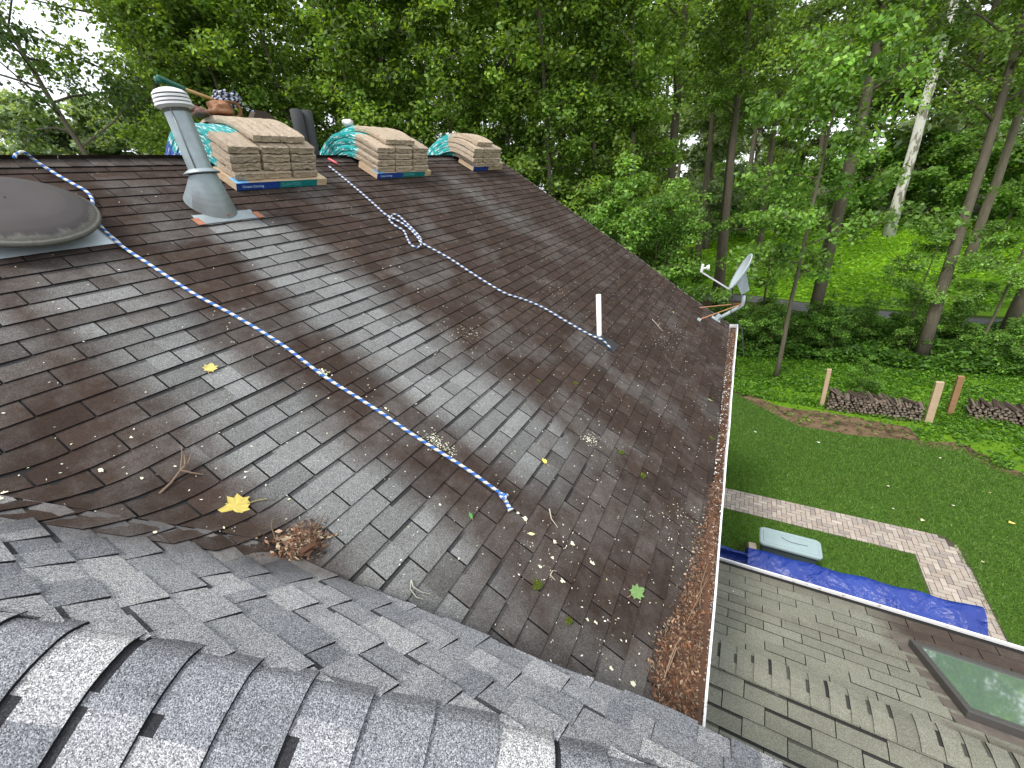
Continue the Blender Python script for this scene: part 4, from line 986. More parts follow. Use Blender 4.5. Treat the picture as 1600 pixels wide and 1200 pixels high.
# paint flakes in the gutter and dry specks scattered on the roof
mb = MB()
def pf(rr):
    y = rr.uniform(1.3, GB.y - .1); return Vector((rr.uniform(gback(y) + .0, lipx(y) - .01) if rr.random() < .5 else gback(y) + rr.uniform(-.005, .03), y, gtz(y) + .006 + rr.uniform(0, .012)))
flakes(mb, pf, 0, 1100, .022, [(.7, .7, .68), (.6, .58, .55)], Z, 19, .2, .25)
tag(mb.build('paint_flakes', M_VC, None), 'white flakes of peeled paint scattered in the gutter', 'paint flakes', None, 'stuff')
mb = MB()
def sp(rr):
    for _ in range(20):
        u = rr.uniform(-4.4, 1.2); v = rr.uniform(-.2, 7.8)
        if rr.random() < .25 + .75 * sstep(-3.6, .6, u): break
    if v < clampa_m(u)[0] + .1 or v > rake(u) - .03: return None
    return lift_sweep(P(u, v, .012), True)
PAL = [(.72, .70, .58), (.65, .60, .50), (.78, .76, .66), (.62, .66, .40)]
flakes(mb, sp, 0, 2600, .014, PAL, NM, 29, .25, .12)
def clus(cu, cv, r): return lambda rr: P(cu + rr.gauss(0, r), cv + rr.gauss(0, r), .014)
for (px, py, n_, r) in ((672, 688, 60, .03), (685, 695, 50, .025), (700, 705, 50, .03), (505, 584, 50, .018), (925, 690, 60, .04), (916, 684, 30, .03), (1060, 520, 60, .12), (1040, 540, 60, .15), (860, 455, 50, .12), (740, 525, 40, .08), (1080, 820, 60, .10), (1050, 830, 60, .14), (960, 1000, 30, .15), (880, 870, 40, .12), (845, 845, 20, .1), (700, 520, 40, .1)):
    u, v = uv_m(px, py); flakes(mb, clus(u, v, r), 0, n_, .015, PAL, NM, px, .3, .15)
tag(mb.build('fallen_petals', M_VC, None), 'pale petals and seed husks sprinkled over the brown roof', 'petals', None, 'stuff')
mb = MB(); rr = random.Random(77)                      # larger torn petals, counted ones
for n_, (px, py, s_) in enumerate(((819, 812 - 0, .035), (865, 848, .026), (893, 850, .028), (862, 873, .022), (924, 881, .026), (878, 909, .028), (158, 738, .018), (206, 686, .016), (160, 738, .02), (274, 731, .014), (223, 750, .014), (987, 1075 - 6, .024), (953, 1045, .022), (929, 974, .02), (916, 969, .018), (24, 788, .02), (22, 802, .024), (262, 860, .018), (808, 803, .02), (843, 887, .02), (686, 790, .016), (602, 640, .016))):
    u, v = uv_m(px, py)
    if v < -.3: continue
    s_ *= .72; m_ = 11; th0 = rr.uniform(0, 3); ring = [(s_ * q_ * math.cos(6.283 * i / m_ + th0), .75 * s_ * q_ * math.sin(6.283 * i / m_ + th0)) for i in range(m_) for q_ in (rr.uniform(.35, 1.05),)]
    c = lift_sweep(P(u, v, .014), True); rp = [lift_sweep(P(u + a, v + b2, .014), True) for a, b2 in ring]
    for i in range(m_): mb.face([c, rp[i], rp[(i + 1) % m_]], (.70, .68, .50))
tag(mb.build('torn_petals', M_VC, None), 'larger cream petals and husks below the rope end', 'petals', None, 'stuff')
# ================================================================== THE GROUND
def sheet(name, polys, z, mat, kind='structure'):
    mb = MB()
    for pl in polys: mb.face([Vector((x, y, z)) for x, y in pl])
    o = mb.build(name, mat); o['kind'] = kind; return o
def gpoly(pxs): return [tuple(on_z(x, y, 0)[:2]) for x, y in pxs]
k = N('forest_floor', .95, .05); n1 = k.noise(.35, 5, .65, k.geo()); n2 = k.noise(5, 5, .7, k.geo())
k.col(k.mix(k.ramp(n1, [(0, (0, 0, 0)), (.42, (0, 0, 0)), (.6, (1, 1, 1))]), k.mix(n2, (.035, .03, .018), (.09, .07, .045)), k.mix(n2, (.02, .05, .01), (.07, .14, .02)))); k.bump(n2, .6, .05); M_FLOOR = k.m
k = N('mown_lawn', .9, .1); n1 = k.noise(.55, 4, .6, k.geo()); n2 = k.noise(38, 6, .8, k.geo()); n3 = k.noise(4.5, 5, .7, k.geo())
c = k.mix(n3, (.06, .125, .026), (.125, .225, .045)); c = k.mix(k.ramp(n2, [(.3, (0, 0, 0)), (.7, (1, 1, 1))]), c, (.10, .20, .02)); wp = k.ramp(k.noise(.9, 5, .7, k.geo(), .5), [(.55, (0, 0, 0)), (.72, (1, 1, 1))]); c = k.mix(k.math('MULTIPLY', n1, .5), c, (.03, .078, .014)); c = k.mix(k.math('MULTIPLY', wp, .35), c, (.17, .19, .05)); k.col(c); k.bump(n2, 1.0, .035); M_LAWN = k.m
k = N('bright_ground_cover', .9, .1); n1 = k.noise(.8, 5, .65, k.geo()); n2 = k.noise(18, 6, .8, k.geo())
c = k.mix(n1, (.07, .17, .01), (.17, .35, .022)); c = k.mix(k.ramp(n2, [(.35, (0, 0, 0)), (.65, (1, 1, 1))]), c, (.20, .38, .025)); k.col(c); k.bump(n2, 1, .08); M_COVER = k.m
k = N('trodden_soil', .95, .05); n1 = k.noise(3.5, 6, .75, k.geo()); n2 = k.noise(30, 5, .7, k.geo())
c = k.mix(n2, (.10, .062, .036), (.26, .18, .115)); c = k.mix(k.ramp(n1, [(.45, (0, 0, 0)), (.62, (1, 1, 1))]), c, (.055, .04, .025)); k.col(c); k.bump(n2, .8, .03); M_SOIL = k.m
M_ROAD = plain('grey_asphalt', (.10, .10, .105), .9, .2, 3, .2, 0, .2)
sheet('ground', [[(-260, -60), (260, -60), (260, 320), (-260, 320)]], 0, M_FLOOR)
LAWN_E = [(1100, 610), (1145, 613), (1200, 643), (1250, 667), (1333, 681), (1433, 690), (1500, 700), (1550, 727), (1600, 747), (1700, 800)]
le = gpoly(LAWN_E); lawn = [(-9, 13.2), (-2, 13.6)] + le + [(9, 9), (14, 6), (14, -4), (-.3, -4), (-.3, 3), (-.3, 6.9), (-9, 6.9)]
sheet('lawn', [lawn], .012, M_LAWN)
sheet('ground_cover', [[(-6, 13.3), (5, 11.4), (6.5, 10), (14, 8), (22, 10), (22, 18.5), (-6, 18.5)]], .004, M_COVER)
sheet('soil', [gpoly([(1135, 606), (1180, 620), (1215, 634), (1245, 640), (1285, 643), (1420, 668), (1440, 690), (1380, 690), (1333, 688), (1250, 674), (1195, 650), (1145, 622)])], .008, M_SOIL)
sheet('soil', [gpoly([(1430, 690), (1500, 692), (1560, 722), (1640, 762), (1700, 800), (1700, 815), (1600, 752), (1550, 732), (1500, 706), (1433, 698)])], .0165, M_SOIL)
road = [(-30, 27.5), (-5, 26.3), (.3, 25.7), (3.9, 23.8), (8, 22.7), (14, 22.2), (40, 23), (40, 20.5), (14, 20.3), (9.2, 20.9), (7.5, 21.2), (5.8, 21.5), (3.7, 22.1), (.3, 24.5), (-5, 25), (-30, 26)]
mb = MB(); hh = len(road) // 2
for i in range(hh - 1):
    a, b2, c_, d_ = road[i], road[i + 1], road[2 * hh - 2 - i], road[2 * hh - 1 - i]
    mb.face([Vector((*p, .012)) for p in (a, d_, c_, b2)])
o = mb.build('road', M_ROAD); o['kind'] = 'structure'
sheet('meadow', [[(-12, 26.6), (0, 26), (4, 24), (9, 23), (40, 23.5), (44, 50), (14, 52), (4, 50), (-4, 42)]], .006, M_COVER)
# brick path with pavers in herringbone
mb = MB(); mb2 = MB(); rr = random.Random(4)
def inpath(x, y):
    if 7.83 <= y <= 8.53 and -.6 <= x <= 4.05 - max(0, (y - 8.40)) * 1.2: return True
    return 3.39 <= x <= 4.12 + .04 * math.sin(y * 1.5) and -2 <= y <= 7.9
PW = .088
def clip_add(x0, y0, x1, y1):
    for (X0, Y0, X1, Y1) in ((-.6, 7.83, 4.10, 8.53), (3.40, -2, 4.12, 7.828)):
        a0, b0, a1, b1 = max(x0, X0), max(y0, Y0), min(x1, X1), min(y1, Y1)
        if a1 - a0 < .03 or b1 - b0 < .03: continue
        if a1 > 4.0 and b1 > 8.42: continue
        t = rr.uniform(.85, 1.12); cc = rr.choice(((.33, .275, .235), (.38, .33, .285), (.29, .25, .225), (.35, .305, .26))); z = .024 + rr.uniform(-.003, .003); g_ = .0045
        mb.box(((a0 + a1) / 2, (b0 + b1) / 2, z / 2), (a1 - a0 - g_ * 2, b1 - b0 - g_ * 2, z), Matrix.Rotation(rr.uniform(-.012, .012), 3, 'Z'), tuple(x * t for x in cc))
for i in range(-9, 50):
    for j in range(-25, 100):
        m4 = (i - j) % 4
        if m4 == 0: clip_add(i * PW, j * PW, (i + 2) * PW, (j + 1) * PW)
        elif m4 == 2: clip_add(i * PW, (j - 1) * PW, (i + 1) * PW, (j + 1) * PW)
k = N('worn_brick_paver', .85, .2); n1 = k.noise(30, 4, .7, k.geo()); n2 = k.noise(1.6, 3, .6, k.geo()); vs = k.n('ShaderNodeVectorMath', operation='SCALE'); k.l(k.attr('Col').outputs[0], vs.inputs[0]); k.l(k.math('ADD', .72, k.math('MULTIPLY', k.math('ADD', n1, n2), .35)), vs.inputs['Scale']); k.col(vs.outputs[0]); k.bump(n1, .4, .005)
o = mb.build('path', k.m); o['kind'] = 'structure'
sheet('path_bed', [[(-.6, 7.82), (3.38, 7.82), (3.38, -2), (4.15, -2), (4.15, 8.3), (3.98, 8.54), (-.6, 8.54)]], .016, plain('dark_path_bed', (.07, .06, .045), .95, .3, 20))
# ------------------------------------------------------------------ yard things
bx0, bx1, by0, by1 = .865, 1.80, 6.58, 7.00
bin_ = empty('deck_box', ((bx0 + bx1) / 2, (by0 + by1) / 2, 0), 'grey-green plastic storage box with a pale rounded lid beside the blue tarp', 'storage box')
def rrect(cx, cy, hx, hy, r, n_=6):
    o_ = []
    for sx, sy, a0 in ((1, 1, 0), (-1, 1, 90), (-1, -1, 180), (1, -1, 270)):
        for i in range(n_ + 1):
            a = math.radians(a0 + 90 * i / n_); o_.append((cx + sx * (hx - r) + r * math.cos(a), cy + sy * (hy - r) + r * math.sin(a)))
    return o_
cx, cy, hx, hy = (bx0 + bx1) / 2, (by0 + by1) / 2, (bx1 - bx0) / 2, (by1 - by0) / 2
def loft(mb, secs, col=(1, 1, 1), cap=True):
    rows_ = [[Vector((x, y, z)) for x, y in rrect(cx, cy, hx + d, hy + d, r)] for d, r, z in secs]; rows_ = [r + [r[0]] for r in rows_]
    mb.grid(rows_, col)
    if cap: mb.face(rows_[-1][:-1], col)
mb = MB(); loft(mb, [(-.06, .06, .0), (-.03, .06, .44), (-.03, .06, .47)]); mb.build('box_body', plain('dark_grey_green_plastic', (.075, .10, .10), .55, .12, 10), bin_)
mb = MB(); loft(mb, [(-.03, .06, .465), (.012, .08, .47), (.015, .08, .51), (.0, .075, .528), (-.025, .07, .532), (-.04, .06, .526), (-.05, .05, .538), (-.12, .04, .545)])
k = N('weathered_pale_lid', .6, .3); n1 = k.noise(7, 5, .7, k.geo()); n2 = k.noise(60, 3, .7, k.geo()); k.col(k.mix(k.math('MULTIPLY', k.math('ADD', n1, n2), .5), (.20, .29, .30), (.40, .48, .49))); mb.build('lid', k.m, bin_)
mb = MB(); c_ = [Vector((1.20, 6.82, .55)), Vector((1.32, 6.76, .553)), Vector((1.45, 6.755, .553)), Vector((1.6, 6.77, .55))]; mb.tube(smooth_path(c_, .03), .004, 5, (.06, .05, .04)); thing1(mb, 'twig', M_VC, 'thin dark curved twig lying on the lid of the storage box', 'twig')
mb = MB(); c0_ = on_z(1176, 852, .30); mb.box((c0_.x, c0_.y, .15), (.13, .15, .30), Matrix.Rotation(.1, 3, 'Z')); bevel(thing1(mb, 'stone_block', plain('pale_pink_stone', (.50, .40, .34), .8, .2, 20), 'small pale pinkish stone block between the tarp and the storage box', 'stone'), .01)
mb = MB(); rr = random.Random(8)
def dirtp(rr): return Vector((c0_.x + rr.gauss(-.02, .1), c0_.y + .12 + rr.gauss(0, .08), .02))
flakes(mb, dirtp, 0, 500, .05, [(.03, .022, .015), (.05, .035, .02)], Z, 5, .3, .4); tag(mb.build('leaf_litter', M_FLAKE), 'dark litter on the grass beside the storage box', 'litter', None, 'stuff')
# tarp over a long low stack along the wing
TX0, TX1 = .62, 3.38; mb = MB()
k = N('blue_tarpaulin', .38, .5); n1 = k.noise(2.2, 2, .5, k.geo(), 2.2); n2 = k.noise(14, 3, .6, k.geo(), .6); n3 = k.noise(1.1, 6, .7, k.geo()); k.col(k.mix(k.math('MULTIPLY', n3, n3), (.006, .02, .19), (.035, .095, .46))); k.bump(k.math('ADD', n1, k.math('MULTIPLY', n2, .18)), .7, .12); M_TARP = k.m
tarp = empty('tarpaulin', (2, 5.6, 0), 'long rumpled blue tarpaulin draped over a low stack beside the wing roof', 'tarpaulin')
sec = [(5.94, 0.02), (5.96, .5), (5.95, .88), (5.90, .985), (5.80, .985), (5.65, .93), (5.5, .86), (5.38, .80), (5.30, .72), (5.25, .45), (5.22, .02)]
rows_ = []
for i in range(90):
    t = i / 89; x = TX0 + (TX1 - TX0) * t; row = []
    for j, (y, z) in enumerate(sec):
        n_ = noise.noise(Vector((x * 2.2 + y * 2.5, y * 1.5, z))); f2 = .6 * noise.noise(Vector((x * 5 - y * 5, 3, z * 3)))
        fold = .5 - 1.6 * abs(noise.noise(Vector((x * 1.7 + (y - 5.3) * 2.2, 7, 0)))) ** .8
        e = sstep(.04, 0, t) + sstep(.97, 1, t)
        row.append(Vector((x + .04 * f2 + (.03 * z) * (t > .95), y + .035 * n_ + .015 * f2, max(.02, z * (1.04 + .10 * t) + (.045 * fold - .01 + .02 * f2) * (1 if z > .3 else .2) - .10 * sstep(.93, 1, t) * (j > 4)))))
    rows_.append(row)
mb.grid(rows_)
for i_, rw in ((0, rows_[0]), (1, rows_[-1])):
    n_ = 6; mids = [[Vector((p.x + (-.06 if i_ == 0 else .05) * (1 - abs(2 * k_ / 5 - 1)) * 0 + (-1 if i_ == 0 else 1) * .04 * math.sin(k_ * 1.3 + q), p.y, p.z * (1 - k_ / 5.0))) for q, p in enumerate(rw)] for k_ in range(n_)]
    mb.grid(mids if i_ else mids[::-1])
sub(mb.build('tarp_sheet', M_TARP, tarp, True), 1)
mb = MB(); rows_ = []                                # the lower folded end near the gutter
for i in range(24):
    t = i / 23; x = -.1 + .76 * t; row = []
    for j, (y, z) in enumerate(sec):
        f2 = noise.noise(Vector((x * 5 - y * 4, 3, z * 3))); row.append(Vector((x, y - .02 + .02 * f2 + (.30 * (j > 4) * (1 - .2 * t) if j > 4 else 0), max(.02, z * .93 + .02 * f2 - (.12 if j > 4 and z > .3 else 0)))))
    rows_.append(row)
mb.grid(rows_); sub(mb.build('tarp_sheet', M_TARP, tarp, True), 1)
# firewood rows with posts
LX = []
logm = flat_col_mat('split_firewood', .9, .1, noise_amt=.7, nscale=60)
def log_mesh(seed):
    rr = random.Random(seed); mb = MB(); n_ = rr.choice((4, 5, 6)); r = .047; ang = sorted(rr.uniform(0, 6.28) for _ in range(n_)); 
    ang = [6.28 * i / n_ + rr.uniform(-.35, .35) for i in range(n_)]; ring = [(r * rr.uniform(.75, 1.15) * math.cos(a), r * rr.uniform(.75, 1.1) * math.sin(a)) for a in ang]
    L_ = .2; t = rr.uniform(.5, 1.35)
    f0 = [Vector((x, -L_, z)) for x, z in ring]; f1 = [Vector((x, L_, z)) for x, z in ring]
    tan = tuple(c * t for c in (.25, .20, .16)); bark = tuple(c * t for c in (.05, .038, .03))
    fi = [Vector((x * .75, -L_ - .002, z * .75)) for x, z in ring]; mb.face(fi[::-1], tan); mb.face(f1, tan)
    for i in range(n_): mb.face([f0[i], f0[(i + 1) % n_], f1[(i + 1) % n_], f1[i]][::-1], bark if i % 2 else tuple(c * .7 for c in tan)); mb.face([f0[i], f0[(i + 1) % n_], fi[(i + 1) % n_], fi[i]], tuple(c * .5 for c in tan))
    o = mb.build('firewood_log', logm); return o
protos = [log_mesh(i) for i in range(8)]
for o in protos: COL.objects.unlink(o)
def woodpile(x0, y0, x1, y1, hgt, grp, label_low, label_top, seed):
    rr = random.Random(seed); A, B = Vector((x0, y0, 0)), Vector((x1, y1, 0)); d = (B - A); L_ = d.length; d.normalize(); az = math.atan2(d.y, d.x)
    nrow = int(hgt / .082); 
    for r in range(nrow + 1):
        n_ = int(L_ / .088)
        for i in range(n_):
            if len(LX) > 298: return
            top = (r == nrow)
            if top and rr.random() < .55: continue
            p = A + d * ((i + .5 + .5 * (r % 2)) * .088 + rr.uniform(-.012, .012)) + Vector((0, rr.uniform(-.03, .03), .045 + r * .080 + .03 * noise.noise(Vector((i * .3, 0, seed)))))
            o = rr.choice(protos).copy(); COL.objects.link(o); o.location = p; o.rotation_euler = (rr.uniform(-.06, .06) + (rr.uniform(.0, .25) if top else 0), rr.uniform(0, 6.28) if not top else rr.uniform(-.5, .5), az + rr.uniform(-.08, .08) + (rr.uniform(.0, .9) if top else 0))
            s_ = rr.uniform(.8, 1.15); o.scale = (s_, 1, s_); tag(o, label_top if top else label_low, 'firewood', grp); LX.append(o)
pA, pB, pC = on_z(1290, 637, 0), on_z(1442, 658, 0), on_z(1492, 640, 0)
woodpile(pA.x, pA.y + .05, pB.x - .02, pB.y + .05, .53, 'split logs stacked between the first two posts', 'split log in the woodpile between the two paler posts', 'weathered split log on top of the woodpile between the two paler posts', 3)
woodpile(pC.x + .12, pC.y - .25, pC.x + 2.6, pC.y - .75, .42, 'split logs stacked right of the brown post', 'split log in the woodpile right of the brown post', 'weathered split log on top of the woodpile right of the brown post', 5)
def board(name, a, b2, wd, th_, mat, label, cat):
    mb = MB(); d = (b2 - a); L_ = d.length; d.normalize(); sx = Vector((1, 0, 0)); sx = (sx - d * sx.dot(d)).normalized(); sy = d.cross(sx)
    pts = [a + sx * (wd / 2 * i) + sy * (th_ / 2 * j) for i, j in ((-1, -1), (1, -1), (1, 1), (-1, 1))]; mb.v = pts + [p + d * L_ for p in pts]; mb.f = [(3, 2, 1, 0), (4, 5, 6, 7), (0, 1, 5, 4), (1, 2, 6, 5), (2, 3, 7, 6), (3, 0, 4, 7)]; mb.c = [(1, 1, 1)] * 6
    return thing1(mb, name, mat, label, cat, 'posts of the woodpiles')
pale = plain('pale_sawn_post', (.50, .36, .24), .85, .25, 9); brn = plain('brown_post', (.30, .17, .085), .85, .35, 9)
b0_ = on_z(1283, 636, 0); board('wooden_post', b0_, on_y(1296, 577, b0_.y), .10, .09, pale, 'pale sawn post at the left end of the first woodpile', 'post')
b0_ = on_z(1449, 662, 0); board('wooden_post', b0_, on_y(1469, 597, b0_.y), .15, .09, pale, 'wide pale post between the two woodpiles, nearer the first one', 'post')
b0_ = on_z(1483, 648, 0); board('wooden_post', b0_, on_y(1502, 588, b0_.y), .12, .10, brn, 'darker brown post at the left end of the second woodpile', 'post')
# leaves on the lawn
rr = random.Random(12)
for i, (px, py, s_, c_, lb) in enumerate(((1279, 691, .10, (.6, .62, .5), 'pale leaf on the lawn below the first woodpile'), (1580, 817, .10, (.75, .62, .15), 'yellow leaf on the lawn at the right edge'), (1441, 813, .08, (.7, .68, .45), 'pale leaf on the lawn just above the bend of the brick path'), (1489, 790, .06, (.65, .62, .5), 'small pale leaf on the open lawn above the path bend'), (1388, 760, .06, (.62, .58, .4), 'small tan leaf in the middle of the lawn'), (1180, 675, .07, (.5, .62, .45), 'light green leaf on the lawn near the gutter'), (1396, 795, .05, (.6, .6, .5), 'tiny pale leaf on the lawn above the path'), (1469, 716, .05, (.62, .62, .5), 'tiny pale leaf on the lawn below the wide post'), (1546, 770, .05, (.55, .4, .2), 'tiny brown leaf on the lawn at right'), (1535, 880 - 2, .06, (.6, .55, .3), 'tan leaf on the edge of the lawn right of the path'))):
    c0_ = on_z(px, py, .045); s_ *= .75; mb = MB(); n_ = 9; a0 = rr.uniform(0, 6); ring = [c0_ + Vector((s_ * rr.uniform(.35, .8) * math.cos(a0 + 6.283 * j / n_), s_ * rr.uniform(.3, .7) * math.sin(a0 + 6.283 * j / n_), rr.uniform(0, .02))) for j in range(n_)]
    for j in range(n_): mb.face([c0_ + Z * .004, ring[j], ring[(j + 1) % n_]], c_)
    thing1(mb, 'fallen_leaf', M_VC, lb, 'leaf')
# grass blades: short tufts so the lawn has a nap
def scatter_blades(name, region, n_, hgt, wdt, cols, seed, label, leafy=False, lean=.5):
    rng = np.random.default_rng(seed); pts = []
    while len(pts) < n_:
        p = region(rng)
        if p is not None: pts.append(p)
    P_ = np.array(pts); n_ = len(P_); a = rng.uniform(0, 2 * np.pi, n_); h_ = hgt * rng.uniform(.5, 1.3, n_); w_ = wdt * rng.uniform(.6, 1.3, n_)
    dx = np.cos(a) * w_; dy = np.sin(a) * w_; lx = rng.normal(0, lean, n_) * h_; ly = rng.normal(0, lean, n_) * h_
    if leafy:
        v = np.stack([P_ + np.stack([-dx, -dy, np.zeros(n_)], 1), P_ + np.stack([lx, ly, h_ * .3], 1) * .5 + np.stack([-dy, dx, rng.uniform(-.3, .3, n_) * w_], 1), P_ + np.stack([dx, dy, h_ * .3], 1), P_ + np.stack([dy, -dx, rng.uniform(-.3, .3, n_) * w_], 1)], 1)
    else:
        v = np.stack([P_ + np.stack([-dx, -dy, np.zeros(n_)], 1), P_ + np.stack([dx, dy, np.zeros(n_)], 1), P_ + np.stack([lx, ly, h_], 1)], 1)
    return quads_mesh(name, v, np.array(cols), rng, label)
def quads_mesh(name, v, cols, rng, label, kind='stuff', mat=None, shade=None):
    n_, q = v.shape[0], v.shape[1]; me = bpy.data.meshes.new(name); me.vertices.add(n_ * q); me.loops.add(n_ * q); me.polygons.add(n_)
    me.vertices.foreach_set('co', v.astype(np.float32).reshape(-1)); me.loops.foreach_set('vertex_index', np.arange(n_ * q, dtype=np.int32))
    me.polygons.foreach_set('loop_start', np.arange(0, n_ * q, q, dtype=np.int32)); me.polygons.foreach_set('loop_total', np.full(n_, q, dtype=np.int32)); me.update(calc_edges=True)
    c = cols[rng.integers(0, len(cols), n_)] * rng.uniform(.65, 1.35, (n_, 1))
    if shade is not None: c = c * shade[:, None]
    buf = np.ones((n_, q, 4), np.float32); buf[:, :, :3] = c[:, None, :]; at = me.color_attributes.new('Col', 'FLOAT_COLOR', 'CORNER'); at.data.foreach_set('color', buf.reshape(-1))
    me.materials.append(mat or M_LEAF); o = bpy.data.objects.new(name, me); COL.objects.link(o)
    if label: tag(o, label, 'vegetation', None, kind)
    return o
def in_poly(x, y, pl):
    c = False; j = len(pl) - 1
    for i in range(len(pl)):
        if (pl[i][1] > y) != (pl[j][1] > y) and x < (pl[j][0] - pl[i][0]) * (y - pl[i][1]) / (pl[j][1] - pl[i][1]) + pl[i][0]: c = not c
        j = i
    return c
lawnv = [p for p in lawn]
def reg_lawn(rng):
    y = 5.5 + 8.2 * rng.random() ** .8; x = rng.uniform(0, 8.5)
    if inpath(x, y) or (TX0 - .7 < x < TX1 and 5.1 < y < 6) or (bx0 < x < bx1 and by0 < y < by1) or not in_poly(x, y, lawnv): return None
    return (x, y, .01)
scatter_blades('grass', reg_lawn, 150000, .05, .007, [(.10, .20, .042), (.14, .265, .055), (.19, .33, .075), (.07, .15, .03)], 3, 'short green grass of the lawn', False, .45)
def reg_cover(rng):
    x, y = rng.uniform(-1.5, 10), rng.uniform(8.5, 18.6)
    if in_poly(x, y, lawnv) or (x < 4.5 and y < 12.0) or (x > 4.5 and y < 12.6 and noise.noise(Vector((x * 1.6, y * 1.6, 7))) < .05 and rng.random() < .85): return None
    if (x < 5 and y < 13.1 - .1 * x + .3 and rng.random() < (.93 if x < 4.4 else .35)): return None
    if noise.noise(Vector((x * .9, y * .9, 0))) < -.35 and rng.random() < .7: return None
    return (x, y, .02 + .10 * rng.random() * (noise.noise(Vector((x * 1.3, y * 1.3, 4))) + .6))
scatter_blades('ground_cover_plants', reg_cover, 60000, .12, .028, [(.07, .18, .012), (.11, .25, .016), (.15, .31, .022), (.05, .13, .012)], 5, 'bright green low ground cover behind the woodpiles', True)
def reg_mead(rng):
    x, y = rng.uniform(-6, 34), rng.uniform(24.2, 50); return None if y < 26 - .35 * x else (x, y, .02 + .16 * rng.random())
scatter_blades('meadow_plants', reg_mead, 60000, .25, .075, [(.16, .34, .014), (.23, .44, .02), (.30, .52, .03)], 6, 'sunlit bright green growth beyond the road', True)  # sunlight on the clearing is put into these brighter plant colours
def reg_under(rng):
    x, y = rng.uniform(-4, 14), rng.uniform(16.6, 22.3)
    if y > 22.6 - .12 * x: return None
    return (x, y, .02 + .75 * rng.random() * max(.1, noise.noise(Vector((x * .8, y * .8, 2))) + .45))
scatter_blades('undergrowth', reg_under, 70000, .2, .045, [(.06, .15, .018), (.09, .21, .024), (.13, .28, .034), (.04, .10, .014)], 8, 'mixed low undergrowth between the ground cover and the road', True)
# ================================================================== TREES
def leaves_at(centers, radii, n_per, size, rng, flat=.62):
    cs = np.repeat(np.array(centers), n_per, 0); rs = np.repeat(np.array(radii), n_per)[:, None]; n_ = len(cs)
    d = rng.normal(0, 1, (n_, 3)); d /= np.linalg.norm(d, axis=1, keepdims=True); rad = rng.random((n_, 1)) ** .45
    off = d * rad * rs; off[:, 2] *= flat; p = cs + off
    nz = np.stack([rng.normal(0, .55, n_) + d[:, 0] * .45, rng.normal(0, .55, n_) + d[:, 1] * .45, np.abs(rng.normal(.8, .4, n_))], 1); nz /= np.linalg.norm(nz, axis=1, keepdims=True)
    a = rng.normal(0, 1, (n_, 3)); a -= nz * (a * nz).sum(1, keepdims=True); a /= np.linalg.norm(a, axis=1, keepdims=True); b_ = np.cross(nz, a)
    s_ = size * rng.uniform(.6, 1.3, (n_, 1)); droop = nz * s_ * -.18
    v = np.stack([p - a * s_ * .55, p - b_ * s_ * .38 + a * s_ * .05 + droop * .3, p + a * s_ * .55 + droop, p + b_ * s_ * .38 + a * s_ * .05 + droop * .3], 1)
    return v
